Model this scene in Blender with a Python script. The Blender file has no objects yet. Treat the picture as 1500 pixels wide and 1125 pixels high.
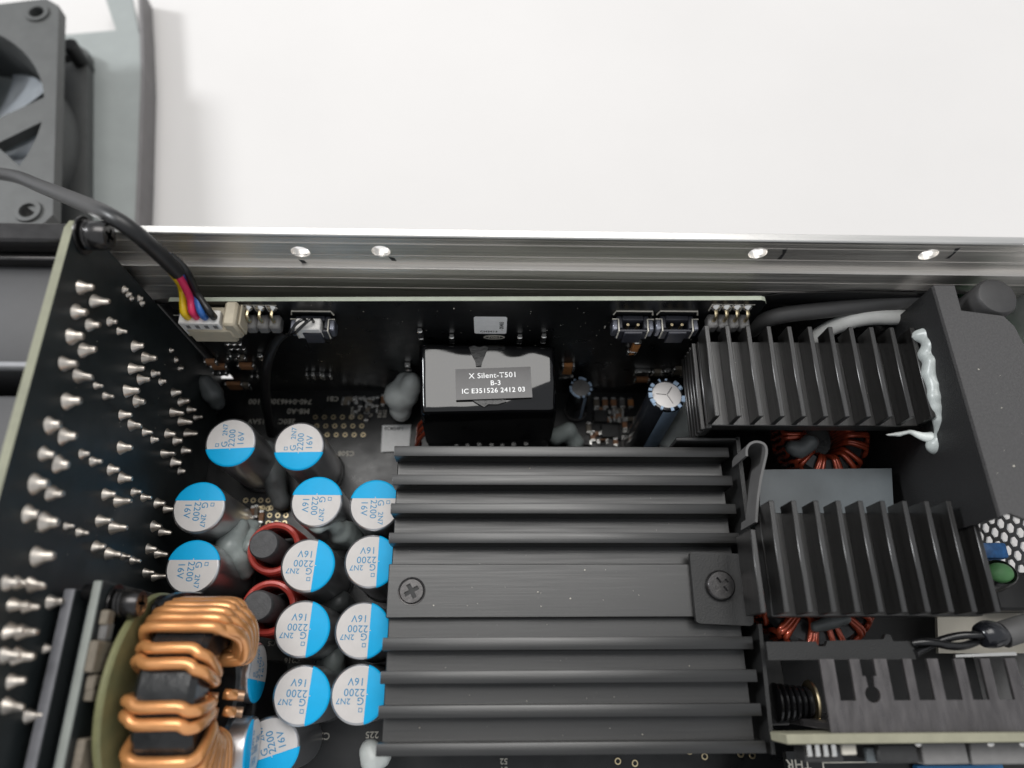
import bpy, bmesh, math, random
from mathutils import Vector, Matrix, noise
from mathutils.geometry import tessellate_polygon
random.seed(7)
S = bpy.context.scene
COL = S.collection
S.unit_settings.system = 'METRIC'
S.unit_settings.scale_length = 0.01            # one unit is one centimetre

# ---------------------------------------------------------------- camera
F, CX, CY, H = 1040.0, 750.0, 562.5, 14.85      # focal length in photo pixels, height above the main board
D = Vector((716 - CX, 990 - CY, F)).normalized()
AXX = Vector((1, 0.007, 0.03)); AXX = (AXX - D * AXX.dot(D)).normalized()
AXZ = -D
AXY = AXZ.cross(AXX)
M3 = Matrix((AXX, AXY, AXZ))                    # lens axes -> world
EYE = Vector((0, 0, H))
cam_d = bpy.data.cameras.new('camera')
cam = bpy.data.objects.new('camera', cam_d); COL.objects.link(cam)
rot = Matrix((M3.col[0], -M3.col[1], -M3.col[2])).transposed()
cam.matrix_world = Matrix.Translation(EYE) @ rot.to_4x4()
cam_d.sensor_width = 36; cam_d.lens = 36 * F / 1500
cam_d.clip_start = 0.5; cam_d.clip_end = 2000
cam_d.dof.use_dof = True
cam_d.dof.focus_distance = 12.6
cam_d.dof.aperture_fstop = 0.12
S.camera = cam

# ---------------------------------------------------------------- light
W = bpy.data.worlds.new('World'); S.world = W; W.use_nodes = True
W.node_tree.nodes['Background'].inputs[0].default_value = (0.93, 0.96, 1.0, 1)
W.node_tree.nodes['Background'].inputs[1].default_value = 0.44
def area(name, loc, target, size, power, col=(1, .98, .95)):
    l = bpy.data.lights.new(name, 'AREA'); l.shape = 'RECTANGLE'
    l.size, l.size_y = size; l.energy = power; l.color = col
    o = bpy.data.objects.new(name, l); COL.objects.link(o); o.location = loc
    o.rotation_euler = (Vector(target) - Vector(loc)).to_track_quat('-Z', 'Y').to_euler()
    return o
area('ceiling_light', (-6, 54, 130), (-2, 20, 0), (92, 76), 96000)
area('window_light', (-130, 45, 95), (0, 5, 0), (30, 30), 140000, (.96, .98, 1))
S.view_settings.view_transform = 'Standard'
S.view_settings.look = 'None'
S.view_settings.exposure = 0.42
S.view_settings.gamma = 1.0
S.cycles.use_denoising = True
S.cycles.max_bounces = 8
S.cycles.caustics_reflective = False
S.cycles.caustics_refractive = False

# ---------------------------------------------------------------- helpers
def ray(px, py): return M3 @ Vector(((px - CX) / F, (py - CY) / F, 1.0))
def AT(px, py, z):
    r = ray(px, py); return EYE + r * ((z - H) / r.z)
def AY(px, py, y):
    r = ray(px, py); return EYE + r * (y / r.y)
def AX(px, py, x):
    r = ray(px, py); return EYE + r * (x / r.x)

MATS = {}
def mat(name, col, rough=.5, metal=0., spec=.5, var=.0, vscale=3., bump=0., bscale=20., stretch=(1, 1, 1),
        coat=0., rvar=0., trans=0., aniso=0., speck=0., speckcol=(.5, .5, .5)):
    m = bpy.data.materials.new(name); m.use_nodes = True
    nt = m.node_tree; b = nt.nodes['Principled BSDF']; L = nt.links
    b.inputs['Roughness'].default_value = rough
    b.inputs['Metallic'].default_value = metal
    b.inputs['Specular IOR Level'].default_value = spec
    b.inputs['Coat Weight'].default_value = coat
    b.inputs['Coat Roughness'].default_value = .1
    b.inputs['Transmission Weight'].default_value = trans
    b.inputs['Base Color'].default_value = (*col, 1)
    tc = nt.nodes.new('ShaderNodeTexCoord'); mp = nt.nodes.new('ShaderNodeMapping')
    mp.inputs['Scale'].default_value = stretch
    L.new(tc.outputs['Object'], mp.inputs['Vector'])
    n = nt.nodes.new('ShaderNodeTexNoise'); n.inputs['Scale'].default_value = vscale
    n.inputs['Detail'].default_value = 6; n.inputs['Roughness'].default_value = .62
    L.new(mp.outputs[0], n.inputs['Vector'])
    cr = nt.nodes.new('ShaderNodeMapRange')
    cr.inputs['From Min'].default_value = .3; cr.inputs['From Max'].default_value = .7
    cr.inputs['To Min'].default_value = 1 - var; cr.inputs['To Max'].default_value = 1 + var
    L.new(n.outputs['Fac'], cr.inputs['Value'])
    mx = nt.nodes.new('ShaderNodeVectorMath'); mx.operation = 'SCALE'
    mx.inputs[0].default_value = col
    L.new(cr.outputs[0], mx.inputs['Scale'])
    out = mx.outputs[0]
    if speck:                                   # dust and scratches: sparse pale flecks
        n3 = nt.nodes.new('ShaderNodeTexNoise'); n3.inputs['Scale'].default_value = 26; n3.inputs['Detail'].default_value = 2
        n3.inputs['Roughness'].default_value = .6
        L.new(tc.outputs['Object'], n3.inputs['Vector'])
        r3 = nt.nodes.new('ShaderNodeMapRange'); r3.inputs['From Min'].default_value = .735; r3.inputs['From Max'].default_value = .765
        r3.inputs['To Max'].default_value = speck
        L.new(n3.outputs['Fac'], r3.inputs['Value'])
        mm = nt.nodes.new('ShaderNodeMix'); mm.data_type = 'RGBA'
        L.new(r3.outputs[0], mm.inputs['Factor']); L.new(out, mm.inputs['A']); mm.inputs['B'].default_value = (*speckcol, 1)
        out = mm.outputs['Result']
    L.new(out, b.inputs['Base Color'])
    if rvar:
        rr = nt.nodes.new('ShaderNodeMapRange'); rr.inputs['From Min'].default_value = .3; rr.inputs['From Max'].default_value = .7
        rr.inputs['To Min'].default_value = max(.02, rough - rvar); rr.inputs['To Max'].default_value = min(1, rough + rvar)
        n4 = nt.nodes.new('ShaderNodeTexNoise'); n4.inputs['Scale'].default_value = vscale * 2.3; n4.inputs['Detail'].default_value = 5
        L.new(mp.outputs[0], n4.inputs['Vector']); L.new(n4.outputs['Fac'], rr.inputs['Value']); L.new(rr.outputs[0], b.inputs['Roughness'])
    if bump:
        n2 = nt.nodes.new('ShaderNodeTexNoise'); n2.inputs['Scale'].default_value = bscale; n2.inputs['Detail'].default_value = 4
        L.new(mp.outputs[0], n2.inputs['Vector'])
        bp = nt.nodes.new('ShaderNodeBump'); bp.inputs['Strength'].default_value = bump; bp.inputs['Distance'].default_value = .02
        L.new(n2.outputs['Fac'], bp.inputs['Height']); L.new(bp.outputs[0], b.inputs['Normal'])
    MATS[name] = m
    return m

mat('table', (.615, .597, .582), .5, spec=.3, var=.025, vscale=.09, rvar=.08, bump=.05, bscale=4)
mat('mask', (.005, .0055, .006), .33, var=.35, vscale=1.2, bump=.12, bscale=5, rvar=.08, speck=.25, speckcol=(.2, .2, .2))
mat('maskgrey', (.021, .026, .027), .45, var=.3, vscale=.7, bump=.05, bscale=8, rvar=.1, speck=.2, speckcol=(.2, .2, .2))
mat('edge', (.42, .45, .36), .6, var=.1, vscale=6)
mat('edgeold', (.20, .20, .135), .6, var=.14, vscale=3)
mat('edgegrey', (.22, .22, .235), .45, var=.15, vscale=4)
mat('edgecream', (.24, .23, .165), .6, var=.12, vscale=3)
mat('edgepale', (.28, .30, .275), .55, var=.1, vscale=4)
mat('anod', (.007, .0068, .0064), .36, spec=.8, var=.2, vscale=2, stretch=(.15, 6, 6), bump=.03, bscale=8, rvar=.06, speck=.35, speckcol=(.14, .13, .12))
mat('anody', (.006, .0056, .0053), .34, spec=.85, var=.2, vscale=2, stretch=(6, .15, 6), bump=.08, bscale=8, rvar=.06, speck=.35, speckcol=(.14, .13, .12))
mat('blackplate', (.008, .008, .008), .5, spec=.5, var=.2, vscale=2, bump=.25, bscale=40, speck=.2, speckcol=(.12, .12, .12))
mat('blackgloss', (.006, .006, .0065), .22, var=.2, vscale=3, bump=.05, bscale=6)
mat('blackplastic', (.008, .008, .0085), .45, var=.2, vscale=4, bump=.05, bscale=30)
mat('crinklelit', (.055, .053, .053), .58, spec=.45, var=.25, vscale=30, bump=.55, bscale=60)  # lighter copy of the shield plastic, light painted into the top
mat('crinkleshade', (.012, .012, .0125), .5, spec=.5, var=.25, vscale=30, bump=.5, bscale=55)  # darker copy of the shield plastic, shade painted into the wall
mat('sleeve', (.009, .009, .0095), .40, var=.2, vscale=4, bump=.06, bscale=12)
mat('tape', (.003, .003, .0035), .075, spec=.55, var=.1, vscale=2, bump=.07, bscale=2.6)
mat('platelabel', (.075, .072, .072), .34, spec=.4, var=.08, vscale=6, bump=.03, bscale=3)
mat('residue', (.025, .025, .025), .35, var=.5, vscale=14, bump=.6, bscale=26)
mat('white', (.88, .88, .87), .5, var=.05, vscale=8)
mat('ink', (.02, .02, .02), .6)
mat('silk', (.55, .52, .45), .6, var=.2, vscale=12)
mat('solder', (.72, .66, .59), .42, metal=1., var=.12, vscale=8, bump=.12, bscale=10)
mat('tin', (.76, .75, .72), .25, metal=1., var=.1, vscale=8, bump=.05, bscale=14)
mat('brass', (.72, .60, .38), .28, metal=1., var=.1, vscale=8)
mat('alu', (.78, .75, .71), .43, metal=1., var=.22, vscale=1.4, stretch=(.12, 9, 9), bump=.18, bscale=7, rvar=.1, speck=.15, speckcol=(.25, .23, .2))
mat('alucut', (.62, .61, .59), .36, metal=1., var=.08, vscale=2, stretch=(.3, 5, 5), bump=.08, bscale=20)
mat('can', (.58, .58, .59), .30, metal=.9, var=.06, vscale=2, bump=.03, bscale=8)
mat('cantop', (.66, .63, .61), .5, metal=.0, spec=.5, var=.05, vscale=3, bump=.04, bscale=30, speck=.5, speckcol=(.35, .33, .28))
mat('blue', (.001, .45, .85), .5, spec=.3, var=.04, vscale=4)
mat('bluedark', (.003, .10, .36), .3, var=.05, vscale=4)
mat('blueink', (.06, .27, .48), .45)
mat('silicone', (.33, .37, .36), .32, spec=.5, var=.12, vscale=3, bump=.15, bscale=6)
mat('siliconewhite', (.60, .63, .61), .35, spec=.5, var=.1, vscale=3, bump=.12, bscale=6)
mat('siliconebead', (.36, .385, .375), .34, spec=.5, var=.14, vscale=4, bump=.15, bscale=6)
mat('siliconedark', (.13, .14, .14), .38, var=.2, vscale=3, bump=.15, bscale=6)
mat('copper', (.84, .385, .14), .24, metal=.5, spec=.6, var=.12, vscale=4, coat=.5, bump=.03, bscale=9)
mat('coppertin', (.45, .30, .2), .4, metal=.8, var=.3, vscale=8)
mat('redwire', (.50, .055, .040), .28, metal=.15, spec=.6, coat=.5, var=.15, vscale=6)
mat('redcopper', (.42, .07, .03), .25, metal=.45, spec=.6, coat=.5, var=.25, vscale=6)
mat('ferrite', (.075, .075, .078), .6, var=.25, vscale=8, bump=.3, bscale=30)
mat('core', (.020, .021, .022), .2, var=.4, vscale=4, bump=.3, bscale=6)
mat('fibre', (.20, .20, .095), .5, var=.15, vscale=3, bump=.1, bscale=20)
mat('beige', (.50, .44, .33), .5, var=.08, vscale=6)
mat('plugwhite', (.72, .70, .67), .45, var=.05, vscale=6)
mat('header', (.030, .031, .040), .4, var=.2, vscale=6)
mat('headergrey', (.16, .155, .15), .45, var=.1, vscale=6)
mat('latch', (.20, .21, .25), .3, metal=.7, var=.15, vscale=8)
mat('yellow', (.75, .50, .01), .4, var=.06, vscale=5)
mat('pink', (.72, .03, .12), .4, var=.06, vscale=5)
mat('bluewire', (.03, .13, .42), .4, var=.06, vscale=5)
mat('darkrubber', (.035, .034, .034), .5, var=.15, vscale=4, bump=.1, bscale=20)
mat('cream', (.52, .49, .42), .55, var=.08, vscale=2)
mat('ceramic', (.34, .16, .075), .45, var=.2, vscale=10)
mat('ceramicorange', (.50, .21, .07), .45, var=.15, vscale=10)
mat('chip', (.018, .018, .018), .5, var=.2, vscale=10)
mat('chiptan', (.20, .17, .13), .5, var=.2, vscale=10)
mat('fanplastic', (.075, .077, .075), .5, var=.12, vscale=2, bump=.1, bscale=30)
mat('fanblade', (.42, .45, .48), .35, var=.1, vscale=2)  # pale colour stands in for light caught on the blades
mat('fanlabel', (.50, .51, .53), .4, metal=.2, var=.12, vscale=4, bump=.1, bscale=14)
mat('coverpaint', (.27, .29, .282), .5, var=.05, vscale=1.5, bump=.04, bscale=30)
mat('covershade', (.15, .142, .142), .55, var=.1, vscale=2)  # darker copy of the cover paint, shade painted on the lip
mat('greyplastic', (.045, .045, .048), .45, var=.1, vscale=1.5, bump=.05, bscale=20)
mat('greyblue', (.085, .097, .104), .35, var=.1, vscale=1.5, bump=.05, bscale=16)
mat('whitecable', (.74, .74, .71), .4, var=.06, vscale=3)
mat('greycable', (.085, .083, .082), .5, var=.1, vscale=3)
mat('bluesleeve', (.33, .44, .58), .4, var=.1, vscale=5)
mat('darksleeve', (.012, .013, .016), .2, var=.2, vscale=4)
mat('green', (.10, .27, .10), .5, var=.12, vscale=5)
mat('greenboard', (.02, .13, .04), .4, var=.25, vscale=3)
mat('bluepaint', (.02, .11, .30), .4, var=.4, vscale=9)
mat('bluepad', (.03, .17, .38), .5, var=.06, vscale=4)
mat('steel', (.66, .65, .64), .4, metal=.2, var=.12, vscale=4)
mat('blackmetal', (.06, .058, .058), .24, metal=.85, var=.2, vscale=6, bump=.05, bscale=20)
mat('combmetal', (.12, .112, .112), .33, metal=.8, var=.25, vscale=2.2, stretch=(3, .6, 1), bump=.12, bscale=16, rvar=.1)

for k_ in ('silicone', 'siliconewhite', 'siliconebead'):      # cured silicone lets a little light in
    p_ = MATS[k_].node_tree.nodes['Principled BSDF']
    p_.inputs['Subsurface Weight'].default_value = .35; p_.inputs['Subsurface Scale'].default_value = .12
    p_.inputs['Subsurface Radius'].default_value = (1, 1, 1)

class B:
    """collects shapes into one mesh (world or local coordinates)"""
    def __init__(self): self.bm = bmesh.new()
    def merge(self, tmp, mx=None):
        if mx is not None: bmesh.ops.transform(tmp, matrix=mx, verts=tmp.verts)
        me = bpy.data.meshes.new('tmp'); tmp.to_mesh(me); tmp.free()
        self.bm.from_mesh(me); bpy.data.meshes.remove(me)
        return self
    def box(self, lo, hi, bevel=0., seg=1, mx=None):
        t = bmesh.new(); bmesh.ops.create_cube(t, size=1)
        lo, hi = Vector(lo), Vector(hi); c = (lo + hi) / 2; d = hi - lo
        for v in t.verts: v.co = Vector((v.co.x * d.x, v.co.y * d.y, v.co.z * d.z)) + c
        if bevel: bmesh.ops.bevel(t, geom=t.edges[:], offset=bevel, segments=seg, affect='EDGES', profile=.5)
        return self.merge(t, mx)
    def cbox(self, c, d, bevel=0., mx=None):
        c, d = Vector(c), Vector(d) / 2
        return self.box(c - d, c + d, bevel, 1, mx)
    def hexa(self, low4, high4):
        t = bmesh.new(); a = [t.verts.new(p) for p in low4]; b = [t.verts.new(p) for p in high4]
        t.faces.new(a[::-1]); t.faces.new(b)
        for i in range(4): t.faces.new((a[i], a[(i + 1) % 4], b[(i + 1) % 4], b[i]))
        bmesh.ops.recalc_face_normals(t, faces=t.faces)
        return self.merge(t)
    def lathe(self, prof, seg=32, mx=None):
        t = bmesh.new(); rings = []
        for r, z in prof:
            if r < 1e-6: rings.append([t.verts.new((0, 0, z))])
            else: rings.append([t.verts.new((r * math.cos(2 * math.pi * i / seg), r * math.sin(2 * math.pi * i / seg), z)) for i in range(seg)])
        for a, b in zip(rings, rings[1:]):
            if len(a) == 1 and len(b) == 1: continue
            for i in range(seg):
                j = (i + 1) % seg
                if len(a) == 1: t.faces.new((a[0], b[j], b[i]))
                elif len(b) == 1: t.faces.new((a[i], a[j], b[0]))
                else: t.faces.new((a[i], a[j], b[j], b[i]))
        bmesh.ops.recalc_face_normals(t, faces=t.faces)
        return self.merge(t, mx)
    def cyl(self, p0, p1, r, seg=20, bev=0.):
        p0, p1 = Vector(p0), Vector(p1); d = p1 - p0; l = d.length
        mx = Matrix.Translation(p0) @ d.to_track_quat('Z', 'Y').to_matrix().to_4x4()
        bev = bev or min(r, l) * .08
        return self.lathe([(0, 0), (r - bev, 0), (r, bev), (r, l - bev), (r - bev, l), (0, l)], seg, mx)
    def tube(self, pts, r, seg=10, closed=False, sub=0, cap=True):
        pts = [Vector(p) for p in pts]
        if sub: pts = spline(pts, sub, closed)
        n = len(pts); t = bmesh.new(); rings = []
        up = None
        for i in range(n):
            if closed: tan = pts[(i + 1) % n] - pts[i - 1]
            else: tan = pts[min(i + 1, n - 1)] - pts[max(i - 1, 0)]
            tan.normalize()
            if up is None: up = tan.orthogonal().normalized()
            up = (up - tan * up.dot(tan)).normalized(); sd = tan.cross(up)
            rr = r(i / (n - 1)) if callable(r) else r
            rings.append([t.verts.new(pts[i] + (up * math.cos(2 * math.pi * k / seg) + sd * math.sin(2 * math.pi * k / seg)) * rr) for k in range(seg)])
        if closed:
            off = min(range(seg), key=lambda o: (rings[0][o].co - rings[-1][0].co).length)
        for i in range(n if closed else n - 1):
            a, b = rings[i], rings[(i + 1) % n]
            o = off if closed and i == n - 1 else 0
            for k in range(seg): t.faces.new((a[k], a[(k + 1) % seg], b[(k + 1 + o) % seg], b[(k + o) % seg]))
        if not closed and cap: t.faces.new(rings[0][::-1]); t.faces.new(rings[-1])
        bmesh.ops.recalc_face_normals(t, faces=t.faces)
        return self.merge(t)
    def plate(self, outline, z0, z1, holes=(), mx=None):
        """flat sheet with real holes, outline in XY"""
        polys = [[Vector((p[0], p[1], 0)) for p in q] for q in (outline, *holes)]
        tris = tessellate_polygon(polys); flat = [p for q in polys for p in q]
        t = bmesh.new()
        a = [t.verts.new((p.x, p.y, z0)) for p in flat]; b = [t.verts.new((p.x, p.y, z1)) for p in flat]
        for i, j, k in tris:
            try: t.faces.new((b[i], b[j], b[k])); t.faces.new((a[k], a[j], a[i]))
            except ValueError: pass
        s = 0
        for q in polys:
            n = len(q)
            for i in range(n):
                j = (i + 1) % n
                t.faces.new((a[s + i], a[s + j], b[s + j], b[s + i]))
            s += n
        bmesh.ops.recalc_face_normals(t, faces=t.faces)
        return self.merge(t, mx)
    def ribbon(self, path, z0, z1, th):
        """a thin upright sheet following a path"""
        path = [Vector((p[0], p[1], 0)) for p in path]; L, R = [], []
        for i, p in enumerate(path):
            d = (path[min(i + 1, len(path) - 1)] - path[max(i - 1, 0)]).normalized(); nrm = Vector((-d.y, d.x, 0)) * th / 2
            L.append(p + nrm); R.append(p - nrm)
        return self.plate(L + R[::-1], z0, z1)

def spline(pts, sub, closed=False):
    out = []; n = len(pts)
    g = (lambda i: pts[i % n]) if closed else (lambda i: pts[max(0, min(n - 1, i))])
    for i in range(n if closed else n - 1):
        p0, p1, p2, p3 = g(i - 1), g(i), g(i + 1), g(i + 2)
        for k in range(sub):
            t = k / sub
            out.append(.5 * ((2 * p1) + (p2 - p0) * t + (2 * p0 - 5 * p1 + 4 * p2 - p3) * t * t + (3 * p1 - p0 - 3 * p2 + p3) * t ** 3))
    if not closed: out.append(pts[-1])
    return out

def mesh_of(b, m, smooth=True, angle=40):
    me = bpy.data.meshes.new('mesh'); b.bm.to_mesh(me); b.bm.free()
    me.materials.append(MATS[m])
    if smooth:
        me.shade_smooth(); me.set_sharp_from_angle(angle=math.radians(angle))
    return me
def link(name, data, parent=None):
    o = bpy.data.objects.new(name, data); COL.objects.link(o); o.parent = parent
    return o
def tag(o, label, cat=None, group=None, kind=None):
    if label: o['label'] = label
    if cat: o['category'] = cat
    if group: o['group'] = group
    if kind: o['kind'] = kind
    return o
def thing(name, label, cat, loc=(0, 0, 0), rotz=0., group=None, mx=None):
    o = link(name, None); o.empty_display_size = .2
    o.matrix_world = mx if mx is not None else Matrix.Translation(Vector(loc)) @ Matrix.Rotation(rotz, 4, 'Z')
    o['label'] = label; o['category'] = cat
    if group: o['group'] = group
    return o
def inv_of(o):
    m = o.matrix_basis.copy()
    while o.parent is not None:
        o = o.parent; m = o.matrix_basis @ m
    return m.inverted()
def part(parent, name, b, m, world=True, smooth=True, angle=40, label=None):
    me = mesh_of(b, m, smooth, angle)
    if world: me.transform(inv_of(parent))
    o = link(name, me, parent)
    if label: o['label'] = label
    return o
def single(name, b, m, label, cat, group=None, smooth=True, loc=None):
    me = mesh_of(b, m, smooth)
    if loc is not None: me.transform(Matrix.Translation(-Vector(loc)))
    o = link(name, me)
    if loc is not None: o.location = loc
    return tag(o, label, cat, group)
def copy_tree(o, parent=None):
    c = o.copy(); COL.objects.link(c); c.parent = parent
    for ch in o.children: copy_tree(ch, c)
    return c

_txt = {}
def text_mesh(s, size, m, align='CENTER', bold=0.):
    cu = bpy.data.curves.new('t', 'FONT'); cu.body = s; cu.size = size
    cu.align_x = align; cu.align_y = 'CENTER'; cu.resolution_u = 3; cu.offset = bold; cu.space_character = 1.06
    o = bpy.data.objects.new('t', cu); COL.objects.link(o)
    dg = bpy.context.evaluated_depsgraph_get(); dg.update()
    me = bpy.data.meshes.new_from_object(o.evaluated_get(dg))
    bpy.data.objects.remove(o); bpy.data.curves.remove(cu)
    me.materials.clear(); me.materials.append(MATS[m])
    return me
def text_part(parent, name, s, size, m, mx, align='CENTER', bold=0., world=True):
    me = text_mesh(s, size, m, align, bold)
    me.transform(mx)
    if world: me.transform(inv_of(parent))
    return link(name, me, parent)
def evaluated(b, mods):
    me = bpy.data.meshes.new('e'); b.bm.to_mesh(me); b.bm.free()
    o = bpy.data.objects.new('e', me); COL.objects.link(o)
    for typ, kw in mods:
        md = o.modifiers.new(typ, typ)
        for k, v in kw.items(): setattr(md, k, v)
    dg = bpy.context.evaluated_depsgraph_get(); dg.update()
    out = bpy.data.meshes.new_from_object(o.evaluated_get(dg))
    bpy.data.objects.remove(o); bpy.data.meshes.remove(me)
    return out
def blob_mesh(balls, m, voxel=.05, lump=.18, seed=0):
    """balls: (point, radius); neighbours in the list are bridged, then fused into one skin"""
    b = B(); rnd = random.Random(seed)
    chain = []
    for (p, r), (q, s) in zip(balls, balls[1:]):
        p, q = Vector(p), Vector(q); n = max(1, int((q - p).length / (min(r, s) * .6)))
        for k in range(n): chain.append((p.lerp(q, k / n), r + (s - r) * k / n))
    chain.append((Vector(balls[-1][0]), balls[-1][1]))
    for p, r in chain:
        t = bmesh.new(); bmesh.ops.create_icosphere(t, subdivisions=2, radius=r * rnd.uniform(.9, 1.1))
        for v in t.verts: v.co = v.co + p + noise.noise_vector(v.co * 1.6 / r * .5 + p * 3) * r * lump
        b.merge(t)
    me = evaluated(b, [('REMESH', dict(mode='VOXEL', voxel_size=voxel)), ('SMOOTH', dict(factor=.6, iterations=6))])
    me.materials.clear(); me.materials.append(MATS[m]); me.shade_smooth()
    return me
def blob(name, balls, m, label, cat, group=None, voxel=.05, lump=.18, seed=0):
    me = blob_mesh(balls, m, voxel, lump, seed)
    base = Vector(balls[0][0]); me.transform(Matrix.Translation(-base))
    o = link(name, me); o.location = base
    return tag(o, label, cat, group)
def circle(r, n=20, cx=0, cy=0, a0=0): return [(cx + r * math.cos(a0 + 2 * math.pi * i / n), cy + r * math.sin(a0 + 2 * math.pi * i / n)) for i in range(n)]
def frame_x(p):  # local Z along world +X
    return Matrix.Translation(Vector(p)) @ Matrix(((0, 0, 1, 0), (1, 0, 0, 0), (0, 1, 0, 0), (0, 0, 0, 1)))

# ---------------------------------------------------------------- setting: white table
ZT = -2.2
b = B(); b.box((-160, -120, ZT - 3), (160, 200, ZT), .3)
tag(link('table_top', mesh_of(b, 'table')), 'white table top under the power supply', kind='structure')

# ---------------------------------------------------------------- main board with printing
YB, XL = 5.9, -6.0          # front face of the upright control board, right face of the left board
main = thing('main_board', 'large black main circuit board carrying the capacitors and heatsinks', 'circuit board', (1, 1, -.16))
b = B(); b.box((-6.4, -4.5, -.16), (9.3, 6.2, 0), .02); part(main, 'board', b, 'mask')
R180 = Matrix.Rotation(math.pi, 4, 'Z')
def silk(s, px, py, size, rotz=math.pi, z=.006):
    text_part(main, 'printed_marking', s, size, 'silk', Matrix.Translation(AT(px, py, z)) @ Matrix.Rotation(rotz, 4, 'Z'), bold=.004)
silk('740-0446300', 425, 588, .17); silk('-100', 375, 588, .17); silk('M8-A0', 437, 602, .17)
silk('2E0C', 420, 617, .16); silk('15AV', 376, 617, .16); silk('CB1', 487, 584, .15); silk('C508', 507, 664, .15)
silk('C217', 468, 1078, .17); silk('C216', 428, 967, .13); silk('225', 545, 1076, .16); silk('C5', 398, 942, .12)
silk('51\n52', 738, 1121, .14, math.pi); silk('R61\nR62', 560, 606, .11, math.pi / 2); silk('G98', 543, 604, .12, math.pi / 2)
silk('G509', 517, 605, .12, math.pi / 2)
via = None
def pad(px, py, r=.05):
    global via
    if via is None:
        bb = B(); bb.lathe([(.028, .004), (.032, .012), (.05, .012), (.056, .002)], 14); via = mesh_of(bb, 'brass')
    o = link('plated_hole', via, main); o.matrix_basis = inv_of(main) @ (Matrix.Translation(AT(px, py, 0)) @ Matrix.Scale(r / .05, 4))
for i in range(6):
    for j in range(3): pad(462 + i * 13.2 + j * 2, 611 + j * 13)
for i in range(5):
    for j in range(3): pad(373 + i * 12 - j * 2, 744 + j * 11)
for i in range(4):
    for j in range(2): pad(360 + i * 11, 733 + j * 12)
for px, py in ((1010, 1100), (1032, 1108), (1085, 1104), (1102, 1106), (905, 1115), (930, 1118)): pad(px, py, .06)
# small parts soldered flat on the main board
def chip(parent, px, py, w, d, h, m, z=0, caps=True, rot=0., name='chip_capacitor'):
    p = AT(px, py, z); mx = Matrix.Translation(p) @ Matrix.Rotation(rot, 4, 'Z')
    bb = B(); bb.box((-w / 2, -d / 2, .004), (w / 2, d / 2, h), .012, 1, mx)
    o = part(parent, name, bb, m)
    if caps:
        for s in (-1, 1):
            bb = B(); bb.box((s * w / 2 - .035, -d / 2 - .006, .002), (s * w / 2 + .035, d / 2 + .006, h + .006), .015, 1, mx)
            part(o, 'terminal', bb, 'tin')
    return o
for i, m in enumerate(('chiptan', 'ceramic', 'ceramic', 'headergrey', 'ceramicorange')):
    chip(main, 873 + i * 12.5, 592, .2, .12, .1, m, rot=math.pi / 2)
chip(main, 879, 611, .3, .28, .1, 'chip', caps=False, name='control_chip'); chip(main, 893, 633, .38, .3, .1, 'chip', caps=False, name='control_chip')
for px, py, r in ((905, 603, 0), (900, 618, 0), (862, 628, 1.57), (868, 640, 1.57), (858, 650, 0), (915, 640, 1.57), (882, 648, 0), (925, 650, 0), (735, 640, 0), (835, 640, 1.57), (778, 640, 0)):
    chip(main, px, py, .2, .11, .08, random.choice(['chip', 'chiptan', 'ceramic']), rot=r, name='chip_resistor')
for px, py in ((520, 585), (530, 587), (541, 585), (553, 590), (522, 598), (534, 600), (546, 603)):
    chip(main, px, py, .2, .1, .07, 'chip', rot=random.choice([0, 1.57]), name='chip_resistor')
rc = random.Random(4)
for x0_, x1_, y0_, y1_, n_ in ((866, 1000, 600, 652, 22), (505, 562, 584, 612, 9), (355, 410, 735, 770, 5)):
    for k in range(n_):
        chip(main, rc.uniform(x0_, x1_), rc.uniform(y0_, y1_), rc.choice([.14, .18, .22]), .1, .08, rc.choice(['chip', 'chiptan', 'ceramic', 'headergrey']), rot=rc.choice([0, math.pi / 2]), name='chip_resistor')
# tan film resistors standing by the left board
for i, (px, py) in enumerate(((287, 690), (298, 690), (272, 800))):
    bb = B(); p = AT(px, py, .0); bb.box(p + Vector((-.07, -.35, 0)), p + Vector((.07, .25, .45)), .03); part(main, 'film_resistor', bb, 'chiptan')

# ---------------------------------------------------------------- upright control board
ctl = thing('control_board', 'upright black control board with pale green top edge below the aluminium rail', 'circuit board', (-.4, YB, 0))
pL, pR = AY(245, 442, YB), AY(1122, 440, YB)
outl = [(pL.x, .0), (pR.x + .05, .0), (pR.x + .05, pR.z - .12), (pR.x, pR.z - .03), (pR.x - .07, pR.z), (pL.x + .03, pL.z), (pL.x, pL.z - .03)]
XZ = Matrix(((1, 0, 0, 0), (0, 0, -1, YB), (0, 1, 0, 0), (0, 0, 0, 1)))   # drawing plane XZ, thickness grows away (negative local z)
b = B(); b.plate(outl, -.085, -.008, mx=XZ); part(ctl, 'core', b, 'edge', smooth=False)
ins = [(x + (.004 if x < 0 else -.004), z - (.006 if z > 1 else 0)) for x, z in outl]
b = B(); b.plate(ins, -.008, 0, mx=XZ); part(ctl, 'front_face', b, 'mask', smooth=False)
def onctl(px, py): return AY(px, py, YB)
def cbox(parent, name, px, py, w, h, d, m, bevel=.012, off=0., dx=0, dz=0):
    p = onctl(px, py) + Vector((dx, 0, dz))
    bb = B(); bb.box((p.x - w / 2, YB - off - d, p.z - h / 2), (p.x + w / 2, YB - off - .002, p.z + h / 2), bevel)
    return part(parent, name, bb, m)
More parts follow.
